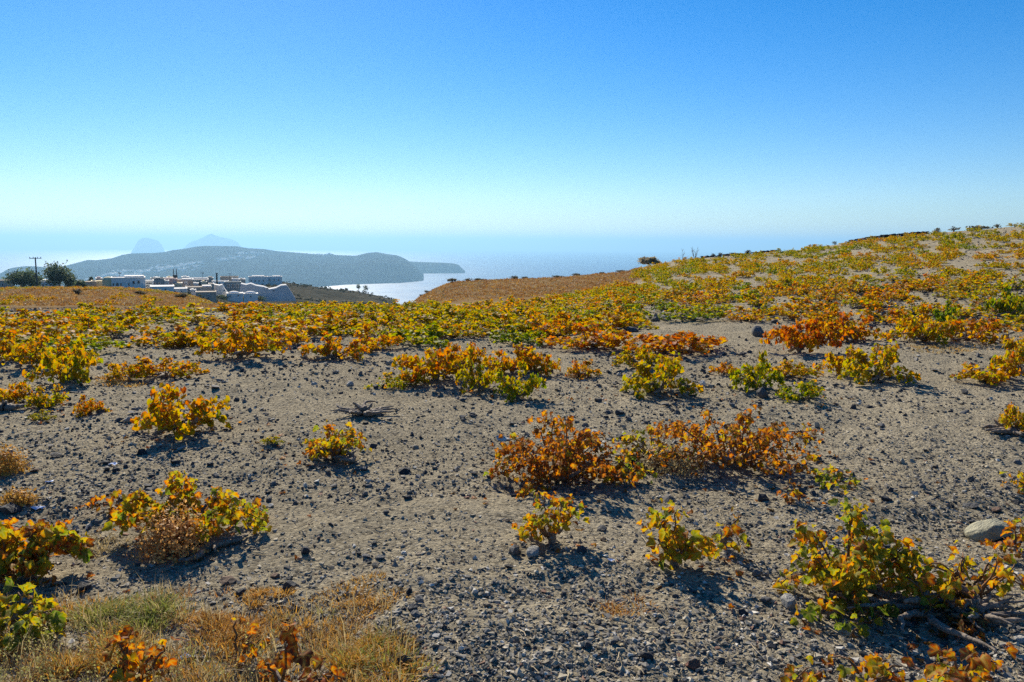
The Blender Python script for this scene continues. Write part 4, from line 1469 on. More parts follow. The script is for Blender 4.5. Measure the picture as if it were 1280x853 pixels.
def grass_thing(name, px, py, wpx, hpx, n, kinds, label, cat, seed, spread=.6, w=.0022, group=None):
    rng = np.random.default_rng(seed)
    c, W, D, H = vine_dims(px, py, wpx, hpx)
    D = max(D, hpx / F0 * 14 * W / max(wpx / F0 * 14, 1e-6))
    VV, FF, CC, nb = [], [], [], 0
    sub = [(rng.normal(0, .27), rng.normal(0, .27), rng.uniform(.12, .34), rng.uniform(.5, 1.1)) for _ in range(9)]
    for kd, fr in kinds:
      for sx, sy, sr, sh in sub:
        V, t, C = blades(c.x + sx * W, c.y + sy * D, None, int(n * fr / 9), W * sr, D * sr, H * .62 * sh, GC[kd], rng, spread * 1.7, w)
        VV.append(V - np.array(c)); FF.append(t + nb); CC.append(C); nb += len(V)
    me = mesh_np(name, np.concatenate(VV), np.concatenate(FF), {'tone': np.concatenate(CC)})
    o = link(name, me, M_GRASS, loc=c)
    tag(o, label, cat, group)


def cushion(px, py, wpx, hpx, n, kd, label, seed):
    """a rounded dry cushion plant: a dense ball of thin twigs with tiny leaves"""
    rng = np.random.default_rng(seed)
    c, W, D, H = vine_dims(px, py, wpx, hpx)
    d = rng.normal(0, 1, (n, 3)); d[:, 2] = np.abs(d[:, 2]) + .05
    d /= np.linalg.norm(d, axis=1)[:, None]
    q = rng.uniform(.45, 1.0, n) ** .6
    p = d * q[:, None] * np.array((W / 2, D / 2, H)) * (1 + .2 * rng.normal(0, 1, (n, 1)))
    p[:, 2] = np.maximum(p[:, 2], .005)
    s = .0095 * rng.uniform(.6, 1.6, (n, 1))
    a = rng.normal(0, 1, (n, 3)); a /= np.linalg.norm(a, axis=1)[:, None]
    b = np.cross(a, d); b /= np.maximum(np.linalg.norm(b, axis=1)[:, None], 1e-3)
    V = np.stack([p - a * s, p + b * s * .5, p + a * s, p - b * s * .5], 1).reshape(-1, 3)
    k = np.arange(n) * 4
    Fq = np.stack([k, k + 1, k + 2, k + 3], 1)
    m = rng.random((n, 1)); C = np.repeat((np.array(GC[kd][0]) * m + np.array(GC[kd][1]) * (1 - m)) * rng.uniform(.7, 1.3, (n, 1)), 4, 0)
    root = empty('cushion_plant', c)
    tag(root, label, 'dry plant', 'dry cushion plants')
    o = link('foliage', mesh_np('foliage', V, Fq, {'tone': C}), M_GRASS, root); o['kind'] = 'stuff'
    r2 = random.Random(seed); mb = MB()
    for _ in range(26):
        e = Vector((r2.gauss(0, 1), r2.gauss(0, 1), abs(r2.gauss(0, 1)))).normalized()
        e = Vector((e.x * W * .48, e.y * D * .48, e.z * H * .95))
        mb.tube([Vector((0, 0, 0)), e * .5 + Vector((r2.uniform(-.02, .02), r2.uniform(-.02, .02), .02)), e], [.003, .002, .001], 3)
    mb.build('twigs', M_CANE, root)


cushion(216, 702, 92, 70, 2300, 'dry', 'dry brown cushion plant at the foot of the yellow green vine', 1)
cushion(8, 596, 52, 36, 1500, 'gold', 'golden dry cushion plant at the edge of the bare soil', 2)
cushion(24, 634, 44, 22, 700, 'gold', 'small golden cushion plant behind the leafy vine with the looping cane', 3)
cushion(835, 592, 84, 42, 1500, 'straw', 'straw coloured dry cushion plant between the orange vines', 4)
cushion(722, 474, 30, 12, 300, 'rust', 'small rusty dry cushion beside the small orange gold vine', 5)
G_T = 'grass tufts near the dry patch'
grass_thing('grass_tuft', 178, 778, 110, 56, 1500, [('green', .8), ('straw', .2)], 'green grass patch between the leafy vines', 'grass', 11, .8, group=G_T)
grass_thing('grass_tuft', 462, 836, 130, 62, 1700, [('green', .35), ('gold', .65)], 'golden green grass tuft beside a dark blocky stone', 'grass', 12, .8, group=G_T)
grass_thing('grass_tuft', 330, 752, 56, 18, 700, [('gold', .9), ('straw', .1)], 'low golden grass tuft below the dark stone cluster', 'grass', 13, .9, group=G_T)
grass_thing('grass_tuft', 440, 766, 110, 26, 1100, [('gold', .75), ('straw', .25)], 'flat golden grass mat on the bare soil', 'grass', 14, 1.0, group=G_T)
grass_thing('grass_tuft', 130, 838, 90, 62, 1400, [('gold', .8), ('green', .2)], 'tall rust gold grass beside the spindly vine', 'grass', 15, .6, group=G_T)
grass_thing('grass_tuft', 275, 800, 120, 48, 1500, [('gold', .6), ('rust', .4)], 'rust gold grass around the dark forked stick', 'grass', 16, .8, group=G_T)
grass_thing('grass_tuft', 390, 812, 110, 40, 1100, [('straw', .5), ('gold', .5)], 'thin straw grass behind the curled rusty leaves', 'grass', 17, .9, group=G_T)
grass_thing('grass_tuft', 770, 770, 70, 14, 260, [('rust', .6), ('gold', .4)], 'sparse rusty grass on the open gravel', 'grass', 18, 1.0, group=G_T)
grass_thing('grass_tuft', 130, 690, 70, 20, 350, [('straw', 1)], 'pale straw beside the thin orange sprig', 'grass', 19, 1.0, group=G_T)
grass_thing('grass_tuft', 150, 478, 60, 16, 500, [('gold', .6), ('straw', .4)], 'pale gold grass at the edge of the dense band', 'grass', 20, .8, w=.005, group=G_T)
grass_thing('grass_tuft', 1190, 440, 90, 14, 700, [('straw', .7), ('gold', .3)], 'pale dry grass on the bare bank up the slope', 'grass', 21, .8, w=.006, group=G_T)
grass_thing('grass_tuft', 1130, 418, 60, 12, 500, [('straw', .5), ('gold', .5)], 'dry grass strip between orange vines up the slope', 'grass', 22, .8, w=.006, group=G_T)


def grass_cover():
    """the thin dry growth over the near corner, one mass"""
    rng = np.random.default_rng(8)
    VV, FF, CC, nb = [], [], [], 0
    for _ in range(520):
        px = rng.uniform(-80, 520); py = rng.uniform(742, 900)
        if px > 330 and py < 760 + (px - 330) * .12: continue
        if noise2(px * .02, py * .03, 4) < .32: continue
        p = hit(px, py)
        kd = rng.choice(['straw', 'gold', 'herb', 'rust'], p=[.28, .47, .10, .15])
        V, t, C = blades(p.x, p.y, None, int(rng.integers(8, 34)), .06, .05, rng.uniform(.03, .10), GC[kd], rng, 1.0, .0016)
        VV.append(V); FF.append(t + nb); CC.append(C); nb += len(V)
    for _ in range(170):
        px = rng.uniform(-60, 520); py = rng.uniform(750, 900)
        p = hit(px, py)
        V, t, C = blades(p.x, p.y, None, 3, .03, .03, rng.uniform(.10, .2), GC['straw'], rng, .45, .0018)
        VV.append(V); FF.append(t + nb); CC.append(C); nb += len(V)
    me = mesh_np('dry_grass', np.concatenate(VV), np.concatenate(FF), {'tone': np.concatenate(CC)})
    tag(link('dry_grass', me, M_GRASS), 'thin dry grass and straw over the near corner of the field', kind='stuff')
    # thin upright stalks with tiny leaves
    VV, FF, CC, nb = [], [], [], 0
    for _ in range(480):
        px = rng.uniform(-90, 360); py = rng.uniform(800, 930)
        if rng.random() < (px - 120) / 320: continue
        p = np.array(hit(px, py)); h = rng.uniform(.04, .17)
        lean = rng.normal(0, .25, 2)
        n = int(h * 130)
        tt = rng.random(n); q = p[None] + np.stack([lean[0] * tt * h, lean[1] * tt * h, tt * h], 1) + rng.normal(0, .006, (n, 3))
        a = rng.normal(0, 1, (n, 3)); a /= np.linalg.norm(a, axis=1)[:, None]; b = np.cross(a, rng.normal(0, 1, (n, 3))); b /= np.linalg.norm(b, axis=1)[:, None]
        s = rng.uniform(.003, .0065, (n, 1))
        V = np.stack([q - a * s, q + b * s * .6, q + a * s, q - b * s * .6], 1).reshape(-1, 3)
        k = np.arange(n) * 4
        VV.append(V); FF.append(np.stack([k, k + 1, k + 2, k + 3], 1) + nb); nb += len(V)
        cc = np.array(GC['herb'][0]) * rng.uniform(.6, 1.5)
        CC.append(np.repeat(cc[None] * rng.uniform(.7, 1.3, (n, 1)), 4, 0))
        top = p + np.array((lean[0] * h, lean[1] * h, h))
        V = np.array([p + (-.0012, 0, 0), p + (.0012, 0, 0), top + (.0006, 0, 0), top + (-.0006, 0, 0), p + (0, -.0012, 0), p + (0, .0012, 0), top + (0, .0006, 0), top + (0, -.0006, 0)])
        VV.append(V); FF.append(np.array([(0, 1, 2, 3), (4, 5, 6, 7)]) + nb); nb += 8
        CC.append(np.repeat(np.array([[.22, .14, .07]]), 8, 0))
    me = mesh_np('low_herbs', np.concatenate(VV), np.concatenate(FF), {'tone': np.concatenate(CC)})
    tag(link('low_herbs', me, M_GRASS), 'low yellow green herbs with thin stalks at the bottom corner', kind='stuff')


grass_cover()


def weeds_on_fallow():
    """dry brown weeds standing on the fallow ground"""
    rng = np.random.default_rng(21)
    VV, FF, CC, nb = [], [], [], 0
    for _ in range(5200):
        if rng.random() < .45:
            a = rng.uniform(az_el(-30, 340)[0], az_el(285, 340)[0]); r = rng.uniform(40, 83)
        else:
            a = rng.uniform(az_el(514, 340)[0], az_el(800, 340)[0]); r = rng.uniform(46, 73)
        x, y = math.sin(a) * r, math.cos(a) * r
        kd = rng.choice(['rust', 'gold', 'straw'], p=[.62, .25, .13])
        cc = tuple(tuple(np.array(q) * .8) for q in GC[kd])
        V, t, C = blades(x, y, None, 7, .2, .2, rng.uniform(.06, .2), cc, rng, 1.1, .022)
        VV.append(V); FF.append(t + nb); CC.append(C); nb += len(V)
    me = mesh_np('brown_weeds', np.concatenate(VV), np.concatenate(FF), {'tone': np.concatenate(CC)})
    tag(link('brown_weeds', me, M_GRASS), 'dry brown weeds covering the fallow ground', kind='stuff')


weeds_on_fallow()

def fallen_leaves():
    rng = random.Random(61)
    VV, TT, QQ, AA, nb = [], [], [], [], 0
    for c, W, l in VINES:
        d = math.hypot(c.x, c.y)
        if d > 9: continue
        for _ in range(int(26 * W)):
            a = rng.uniform(0, 6.28); q = W * rng.uniform(.1, .95)
            x, y = c.x + math.cos(a) * q, c.y + math.sin(a) * q
            V, tr, qd, A = LEAFGEO[rng.randrange(8)]
            R = np.array(orient(Vector((rng.gauss(0, 1), rng.gauss(0, 1), rng.gauss(0, .15))), Vector((rng.gauss(0, .35), rng.gauss(0, .35), rng.choice((-1, 1))))))
            V = V.copy(); V[:, 2] += .35 * np.abs(V[:, 0]) ** 1.5
            VV.append((V * rng.uniform(.025, .045)) @ R.T + np.array((x, y, float(z_at(x, y)) + .012)))
            TT.append(tr + nb); QQ.append(qd + nb)
            A = A.copy(); A[:, 2] = min(max(rng.gauss(.86, .13), .4), 1); AA.append(A); nb += len(V)
    me = mesh_np('fallen_leaves', np.concatenate(VV), [np.concatenate(TT), np.concatenate(QQ)], {'leaf': np.concatenate(AA)}, smooth=True)
    o = link('fallen_leaves', me, M_FOL); o.color = (.5, 0, 0, 1)
    tag(o, 'dry brown leaves fallen on the soil under the vines', kind='stuff')


fallen_leaves()


def twig_litter():
    rng = random.Random(71); mb = MB()
    for _ in range(700):
        px, py = rng.uniform(-60, 1340), rng.uniform(500, 890)
        p = hit(px, py)
        if p is None: continue
        a = rng.uniform(0, 6.28); L = rng.uniform(.03, .14)
        d = Vector((math.cos(a), math.sin(a), rng.uniform(-.05, .2))) * L
        q = p + Vector((0, 0, .006))
        mb.tube([q, q + d * .5 + Vector((rng.uniform(-.01, .01), rng.uniform(-.01, .01), .006)), q + d], [.0022, .002, .0012], 3)
    tag(mb.build('twig_litter', M_STRAW), 'thin straws and broken twigs lying on the soil', kind='stuff')


M_STRAW = plain('straw', (0.42, 0.33, 0.20), 0.7, 0.3, 30)
twig_litter()


def hillside_scrub():
    rng = np.random.default_rng(33)
    VV, FF, CC, nb = [], [], [], 0
    a0, a1 = az_el(232, 340)[0], az_el(512, 340)[0]
    for _ in range(1500):
        a = rng.uniform(a0, a1); r = rng.uniform(230, 640)
        x, y = math.sin(a) * r, math.cos(a) * r
        if noise2(x * .02, y * .02, 14) < .42: continue
        w = rng.uniform(.8, 2.6); h = w * rng.uniform(.4, .8)
        V, Fq, C = leaf_cloud(rng, 26, w, w, h, .38, (.07, .08, .045), (.045, .05, .03), clumps=5)
        VV.append(V + np.array((x, y, float(z_at(x, y))))); FF.append(Fq + nb); CC.append(C); nb += len(V)
    me = mesh_np('hillside_scrub', np.concatenate(VV), np.concatenate(FF), {'tone': np.concatenate(CC)})
    tag(link('hillside_scrub', me, M_SHRUB), 'low dark scrub covering the slope between village and bay', kind='stuff')


# small scraps of plastic
M_SCRAP = plain('plastic_scrap', (0.55, 0.62, 0.80), 0.35, 0.1, 20)


def scrap(px, py, wpx, label, seed):
    rng = random.Random(seed); p = hit(px, py); _, _, dep = project(p); s = wpx * dep / F0
    V, Fc = [], []
    for i in range(5):
        for j in range(4):
            V.append(((i / 4 - .5) * s + rng.uniform(-.1, .1) * s, (j / 3 - .5) * s * .6 + rng.uniform(-.08, .08) * s, rng.uniform(0, .3) * s + .004))
    for i in range(4):
        for j in range(3):
            a = i * 4 + j; Fc.append((a, a + 4, a + 5, a + 1))
    me = bpy.data.meshes.new('plastic_scrap'); me.from_pydata(V, [], Fc); me.update()
    tag(link('plastic_scrap', me, M_SCRAP, loc=p), label, 'litter', 'scraps of litter')


scrap(48, 637, 14, 'blue white plastic scrap beside a long flat black stone', 1)
scrap(62, 604, 9, 'small bluish scrap on the soil before a golden cushion plant', 2)
scrap(142, 582, 10, 'bluish white scrap between two black stones', 3)
scrap(234, 824, 17, 'crumpled pale scrap in the dry grass', 4)
scrap(764, 702, 9, 'bluish scrap in the shade beside the small vine', 5)

# ------------------------------------------------------------------ shrubs and wall along the crest
M_SHRUB = attr_mat('shrub_leaf', 0.7, translucent=0.4)


def leaf_cloud(rng, n, W, D, H, s, c0, c1, hollow=.35, clumps=9):
    cl = rng.normal(0, 1, (clumps, 3)); cl /= np.linalg.norm(cl, axis=1)[:, None]; cl *= rng.uniform(hollow, .8, (clumps, 1))
    k = rng.integers(0, clumps, n)
    p = cl[k] + rng.normal(0, .21, (n, 3))
    tone = rng.uniform(.6, 1.3, clumps)[k]
    p = p * np.array((W / 2, D / 2, H / 2)) + np.array((0, 0, H / 2))
    a = rng.normal(0, 1, (n, 3)); a /= np.linalg.norm(a, axis=1)[:, None]
    b = np.cross(a, rng.normal(0, 1, (n, 3))); b /= np.linalg.norm(b, axis=1)[:, None]
    sz = s * rng.uniform(.5, 1.4, (n, 1))
    V = np.stack([p - a * sz, p + b * sz * .6, p + a * sz, p - b * sz * .6], 1).reshape(-1, 3)
    q = np.arange(n) * 4
    m = rng.random((n, 1))
    C = np.repeat((np.array(c0) * m + np.array(c1) * (1 - m)) * tone[:, None], 4, 0)
    return V, np.stack([q, q + 1, q + 2, q + 3], 1), C


def crest_dist(px):
    a, _ = az_el(px, 320)
    q = np.linspace(45, 90, 400)
    e = (z_at(np.sin(a) * q, np.cos(a) * q) - ZC) / q
    return float(q[int(np.argmax(e))])


def shrub(px, py, wpx, hpx, label, seed, dist=None, c0=(.10, .09, .055), c1=(.06, .075, .04), n=420, group='shrubs along the crest', dense=1.0):
    rng = np.random.default_rng(seed)
    p = at_dist(px, crest_dist(px) if 55 < dist < 71 and px > 515 else dist, py) if dist else hit(px, py)
    _, _, dep = project(p)
    W, H = wpx * dep / F0, hpx * dep / F0
    root = empty('shrub', p); tag(root, label, 'shrub', group)
    V, Fq, C = leaf_cloud(rng, n, W, W * .8, H, max(W, H) * .06, c0, c1)
    V[:, 2] = np.maximum(V[:, 2], .02)
    o = link('foliage', mesh_np('foliage', V, Fq, {'tone': C}), M_SHRUB, root); o['kind'] = 'stuff'
    r2 = random.Random(seed); mb = MB()
    for _ in range(9):
        e = Vector((r2.uniform(-.4, .4) * W, r2.uniform(-.3, .3) * W, H * r2.uniform(.5, .95)))
        mb.tube([Vector((0, 0, -.05)), e * .5 + Vector((r2.uniform(-.05, .05) * W, 0, 0)), e], [.02 * W, .014 * W, .006 * W], 4)
    mb.build('stem', M_WOOD, root)


DK = dict(c0=(.20, .18, .12), c1=(.13, .13, .085), n=200)
shrub(812, 336, 25, 10.5, 'rounded grey green shrub standing at the end of the brown hill', 1, 68, n=2200, c0=(.52, .43, .28), c1=(.40, .35, .22))
shrub(1172, 288, 11, 7, 'dark shrub on the crest past the wall end', 2, 62, **DK)
shrub(1192, 287, 13, 7, 'second dark shrub on the crest past the wall end', 3, 62, **DK)
shrub(1222, 283, 28, 4.5, 'long low dark shrub on the crest', 4, 61.5, **DK)
shrub(1247, 280, 11, 6, 'small dark shrub highest on the crest', 5, 61, **DK)
shrub(1044, 302, 7, 5, 'tiny dark shrub on the crest before the wall', 6, 64.5, **DK)
shrub(892, 318, 7, 6, 'dark shrub beside the bare twigs on the crest', 7, 66, **DK)
shrub(901, 317, 8, 6, 'dark shrub at the start of the dark wall', 8, 66, **DK)
shrub(935, 316, 12, 6, 'greyish shrub over the low dark wall', 9, 65, **DK)
shrub(915, 318, 9, 4, 'flat dark shrub along the low dark wall', 19, 65.5, **DK)
for k, (x, y, w, h, lab) in enumerate([(565, 351, 14, 7, 'largest dark shrub at the brown hill foot'), (586, 350, 10, 5, 'dark shrub beside the largest one on the brown hill'), (600, 349.5, 14, 4, 'flat dark shrub on the brown hill edge'),
                                     (642, 347.5, 13, 5, 'grey shrub on the brown hill edge'), (656, 347, 9, 4, 'small dark shrub in the middle of the brown hill edge'), (697, 345, 12, 4, 'low grey shrub on the brown hill edge'),
                                     (722, 343, 12, 5, 'grey shrub over the middle of the brown hill'), (752, 341, 8, 4, 'small shrub on the rising brown edge'), (775, 339, 11, 4, 'dark shrub nearest the rounded green one'),
                                     (534, 363, 8, 5, 'dark shrub on the steep end of the brown hill'), (527, 369, 6, 4, 'lowest dark shrub on the steep end of the brown hill')]):
    shrub(x, y + 1, w * 1.25, h * .75, lab, 30 + k, 70, group='shrubs along the brown hill', **DK)
shrub(98, 371, 13, 8, 'grey round shrub on the brown mound', 50, 62, group='shrubs on the brown mound', c0=(.13, .125, .09), c1=(.09, .085, .06))
shrub(176, 370, 16, 6, 'dull flat shrub on the brown mound', 51, 64, group='shrubs on the brown mound', c0=(.15, .12, .07), c1=(.11, .09, .05))
shrub(228, 373, 20, 6, 'dull shrub where the brown mound slopes down', 52, 66, group='shrubs on the brown mound', c0=(.15, .12, .07), c1=(.11, .09, .05))


def bare_twigs(px, py, wpx, hpx, dist, label, seed, n=9):
    r2 = random.Random(seed); p = at_dist(px, dist, py); _, _, dep = project(p)
    W, H = wpx * dep / F0, hpx * dep / F0
    root = empty('bare_bush', p); tag(root, label, 'bush', 'bare twiggy bushes on the crest')
    for _ in range(n):
        e = Vector((r2.uniform(-.5, .5) * W, r2.uniform(-.3, .3) * W, H * r2.uniform(.6, 1.05)))
        mid = e * .45 + Vector((r2.uniform(-.1, .1) * W, 0, H * .1))
        mb = MB().tube([Vector((0, 0, -.05)), mid, e], [.016, .011, .006], 4)
        for _ in range(3):
            t = r2.uniform(.4, .9); b = bez(Vector((0, 0, 0)), mid, e, t)
            mb.tube([b, b + Vector((r2.uniform(-.2, .2), r2.uniform(-.1, .1), r2.uniform(.1, .3))) * H * .7], [.008, .004], 3)
        mb.build('branch', M_WOOD, root)


bare_twigs(869, 322, 12, 17, 66, 'bare twiggy bush sticking up on the crest', 1, 9)
bare_twigs(853, 323, 6, 16, 66, 'single thin bare bush beside the twiggy one', 2, 3)


def crest_wall(x0, x1, hpx, label, seed, dist=64):
    """low dry wall of dark stones along the crest; each stone a part"""
    rng = random.Random(seed)
    c = at_dist((x0 + x1) / 2, dist, 300)
    root = empty('dry_stone_wall', c); tag(root, label, 'wall', 'low dark walls on the crest')
    n = int((x1 - x0) / 2.6)
    ms = []
    for k in range(6):
        bm = hull(700 + k, .8, 12); me = bpy.data.meshes.new('stone'); bm.to_mesh(me); bm.free(); me.materials.append(M_BASALT); ms.append(me)
    for k in range(n):
        x = x0 + (x1 - x0) * (k + rng.random() * .5) / n
        p = at_dist(x, crest_dist(x) + rng.uniform(-.15, .15), 300)
        hh = hpx * dist / F0
        for row in range(2):
            o = bpy.data.objects.new('stone', ms[rng.randrange(6)]); col.objects.link(o); o.parent = root
            s = .44 * rng.uniform(.7, 1.4)
            o.scale = (s * 1.2, s, hh * .75 * rng.uniform(.8, 1.2))
            o.location = p - c + Vector((rng.uniform(-.05, .05), 0, hh * (.22 + .42 * row)))
            o.rotation_euler = (0, 0, rng.uniform(0, 6.28))


crest_wall(1062, 1160, 3.6, 'dark stone wall running up the crest of the slope', 1, 62.8)
crest_wall(878, 972, 2.6, 'low dark stone wall along the lower crest', 2, 65)

hillside_scrub()

# ------------------------------------------------------------------ village
def frame_at(px, dist):
    """base point and heading of something that faces the field"""
    a, _ = az_el(px, 355)
    return Vector((math.sin(a) * dist, math.cos(a) * dist, 0)), -a


def zrow(px, py, dist):
    return ZC + dist * az_el(px, py)[1]


def window(parent, x, z, w, h, y, arched=False):
    f = MB(); t = max(.08, w * .12)
    f.box(x - w / 2 - t, x - w / 2, y - .08, y + .05, z - h / 2, z + h / 2)
    f.box(x + w / 2, x + w / 2 + t, y - .08, y + .05, z - h / 2, z + h / 2)
    f.box(x - w / 2 - t, x + w / 2 + t, y - .09, y + .05, z - h / 2 - t, z - h / 2)
    f.box(x - w / 2 - t, x + w / 2 + t, y - .09, y + .05, z + h / 2, z + h / 2 + t)
    o = f.build('window', M_WHITE, parent)
    pts = [(x - w / 2, z - h / 2), (x + w / 2, z - h / 2), (x + w / 2, z + h * .25), (x + w * .3, z + h * .44), (x, z + h * .5), (x - w * .3, z + h * .44), (x - w / 2, z + h * .25)] if arched else \
          [(x - w / 2, z - h / 2), (x + w / 2, z - h / 2), (x + w / 2, z + h / 2), (x - w / 2, z + h / 2)]
    MB().prism(pts, y - .03, y + .03).build('pane', M_DARK, o)
    return o


def house(label, x0, x1, yt, yb, dist, mat, depth=8, windows=(), blocks=(), dome=None, cat='house', parapet=True, name='house', prof=None, arched=False, roofmat=None):
    xc = (x0 + x1) / 2
    b, rz = frame_at(xc, dist)
    k = dist / F0
    zb = zrow(xc, yb, dist)
    root = empty(name, (b.x, b.y, zb), rz); tag(root, label, cat, 'village houses')
    h = (yb - yt) * k; w = (x1 - x0) * k
    X = lambda x: (x - xc) * k
    Z = lambda y: (yb - y) * k
    drop = 4.0
    if prof:
        MB().prism([(X(x), Z(y)) for x, y in prof] , 0, depth).build('wall', mat, root)
    else:
        MB().box(-w / 2, w / 2, 0, depth, -drop, h).build('wall', mat, root)
        if parapet:
            r = MB(); e = .12; ph = min(.35, h * .07)
            r.box(-w / 2 - e, w / 2 + e, -e, .2, h + .003, h + ph).box(-w / 2 - e, w / 2 + e, depth - .2, depth + e, h + .003, h + ph)
            r.box(-w / 2 - e, -w / 2 + .2, .2, depth - .2, h + .003, h + ph).box(w / 2 - .2, w / 2 + e, .2, depth - .2, h + .003, h + ph)
            r.build('parapet', roofmat or mat, root)
    for (bx0, bx1, byt, byb, dy, bd, m) in blocks:
        MB().box(X(bx0), X(bx1), dy, dy + bd, Z(byb) + .002, Z(byt)).build('upper_block', m, root)
    if dome:
        for (dx, dyb, rp, hp, ycen) in dome:
            R = rp * k; Hd = hp * k
            prof2 = [(R, 0)] + [(R * math.cos(q * PI / 2 / 6), Hd * math.sin(q * PI / 2 / 6)) for q in range(1, 6)] + [(.02, Hd)]
            MB().lathe(prof2, 14).build('dome', M_WHITE, root, loc=(X(dx), ycen, Z(dyb)), smooth=True)
    for (wx, wy, ww, wh) in windows:
        window(root, X(wx), Z(wy), ww * k, wh * k, 0, arched)
    return root


def village():
    r = house('white house with a rounded cream tower and arched windows', 143.5, 178, 349.3, 361, 250, M_WHITE, 9, [(145.4, 356.2, 1.6, 3), (149.3, 356, 2.6, 3.4), (153, 356, 1.6, 3), (166, 354.2, 2.2, 3.6), (171, 353.8, 2.2, 3.6), (161, 356, 1.2, 3)],
              [(157, 177, 347, 349.3, 1.5, 6, M_WHITE)], arched=True)
    k = 250 / F0
    tw = MB().lathe([(6.2 * k, -3), (6.2 * k, 9.2 * k), (6.6 * k, 9.4 * k), (6.4 * k, 10 * k), (4.6 * k, 11.9 * k), (2 * k, 13 * k), (.05, 13.3 * k)], 20, (140.2 - 160.75) * k, 4.0)
    tw.build('tower', M_CREAM, r, smooth=False)
    house('small white house between the two big trees', 50.5, 68, 353.5, 361, 262, M_WHITE, 8, [(55, 357, 1.6, 2), (62, 357, 1.6, 2)], [(53, 60, 351.8, 353.5, 1, 5, M_WHITE)])
    house('low house half hidden at the edge beyond the first tree', -8, 14, 353, 362, 275, M_TAN, 8, [(3, 357, 1.6, 2)])
    house('long low tan house beside the dark trees', 94, 117, 354, 361, 258, M_TAN, 7, [(101, 357, 1.4, 2), (108, 357, 1.4, 2)])
    house('tan boxy house next to the cream tower', 116, 127, 353, 360.5, 262, M_CREAM, 7, [(120, 356.5, 1.4, 2)])
    house('grey shed between the tan house and the tower', 127, 134, 355, 361, 266, M_GREYB, 6, [(130.5, 357.5, 1.6, 2)])
    house('stepped white terraces beside the dark teal building', 181, 191, 352.5, 362, 262, M_WHITE, 7, [(186, 355, 6.5, 1.2), (186, 358, 6.5, 1.2)])
    house('dark teal building with a shaded front', 190, 204, 350, 361.5, 276, M_GREYB, 8, [(194, 355, 2, 2.6), (199, 355, 2, 2.6)], [(195, 200, 348.6, 350, 1, 4, M_GREYB)])
    house('pink house behind the white terrace strip', 203, 220, 351, 363, 290, M_PINK, 9, [(208, 356, 1.6, 2.2), (214, 356, 1.6, 2.2)], [(206, 217, 349.6, 351, 2, 5, M_PINK)])
    house('low white house with a long bright roof', 190, 215, 359.5, 367, 245, M_WHITE, 10, [(197, 362.5, 1.6, 1.8), (206, 362.5, 1.6, 1.8)])
    house('pale tan house with a bright flat roof', 219, 240, 351.5, 364, 300, M_TAN, 9, [(224, 356.5, 1.8, 2.2), (230, 356.5, 1.8, 2.2), (236, 356.5, 1.8, 2.2)], [(228, 238, 350, 351.5, 2, 5, M_WHITE)], roofmat=M_WHITE)
    house('white house below the pale tan one', 214, 232, 362, 369, 262, M_WHITE, 8, [(219, 365, 1.6, 2), (226, 365, 1.6, 2)])
    house('tan flat roofed house on the village slope', 238, 259, 351, 361, 330, M_TAN, 9, [(243, 355.5, 1.8, 2), (249, 355.5, 1.8, 2), (255, 355.5, 1.8, 2)], roofmat=M_WHITE)
    house('lower white and tan house on the village slope', 234, 262, 360.5, 370.5, 285, M_TAN, 9, [(239, 364, 1.8, 2), (245, 364, 1.8, 2), (252, 364, 1.8, 2), (257, 366, 1.8, 2)], [(252, 262, 358.6, 360.5, 1.5, 6, M_WHITE)])
    house('grey house at the village slope foot', 246, 268, 366.5, 376, 268, M_TAN, 8, [(252, 370, 1.8, 2), (260, 370, 1.8, 2)])
    house('small white house on the skyline of the village', 236, 258, 348.6, 354, 430, M_WHITE, 8, [(241, 351, 1.4, 1.4), (250, 351, 1.4, 1.4)])
    house('long tan building on the skyline', 277, 297, 347.2, 356, 445, M_TAN, 9, [(281, 351, 1.4, 1.6), (286, 351, 1.4, 1.6), (291, 351, 1.4, 1.6)])
    house('white house at the foot of the chimney', 271, 285, 352.6, 359.5, 405, M_WHITE, 8, [(275, 355.5, 1.4, 1.6), (280, 355.5, 1.4, 1.6)])
    house('white house with a flat roof on the skyline', 291, 305, 349.5, 357, 430, M_WHITE, 8, [(295, 352.6, 1.4, 1.6), (300, 352.6, 1.4, 1.6)])
    house('white ramp shaped building stepping down the slope', 265, 286, 356, 372, 335, M_WHITE, 7, [(279.5, 364, 1.2, 2)], prof=[(265, 376), (286, 376), (285.5, 370), (280, 362), (277.5, 357), (274.5, 358), (265.5, 356)], name='house')
    house('dark teal glazed building behind the white domes', 282, 300, 353.8, 363, 372, M_GREYB, 8, [(286, 358, 2.6, 4), (291, 358, 2.6, 4), (296, 358, 2.6, 4)])
    house('low house with a white dome on the slope', 284, 302, 367.5, 373, 325, M_WHITE, 8, [(288, 370, 1.6, 1.6), (297, 370, 1.6, 1.6)], dome=[(292, 367.5, 6.5, 2.6, 3)])
    house('second low house with a wider white dome', 305, 321, 368, 374, 325, M_WHITE, 8, [(313, 371, 1.8, 1.6)], dome=[(312.5, 368, 6.5, 3, 3)])
    house('large white building with a scalloped top and a slanting end', 301, 366, 357, 375, 352, M_SHADEW, 10, [(334, 361.6, 1.6, 1.2), (341, 364, 2.2, 1.3)],
          prof=[(302, 368), (318, 376), (330, 377), (366.5, 377), (366, 373.5), (358, 360), (356, 357.6), (350, 358), (344, 361), (336, 362.5), (330, 359.5), (321, 358), (315, 355.5), (310, 357), (304, 355.5)])
    house('white hotel block with two wings on the hill top', 312, 334, 347.2, 356, 510, M_WHITE, 10, [(315, 351.5, 1.3, 2), (319.5, 351.5, 1.3, 2), (324, 351.5, 1.3, 2), (329, 351.5, 1.3, 2)], [(316, 330, 345.6, 347.2, 2, 6, M_WHITE)])
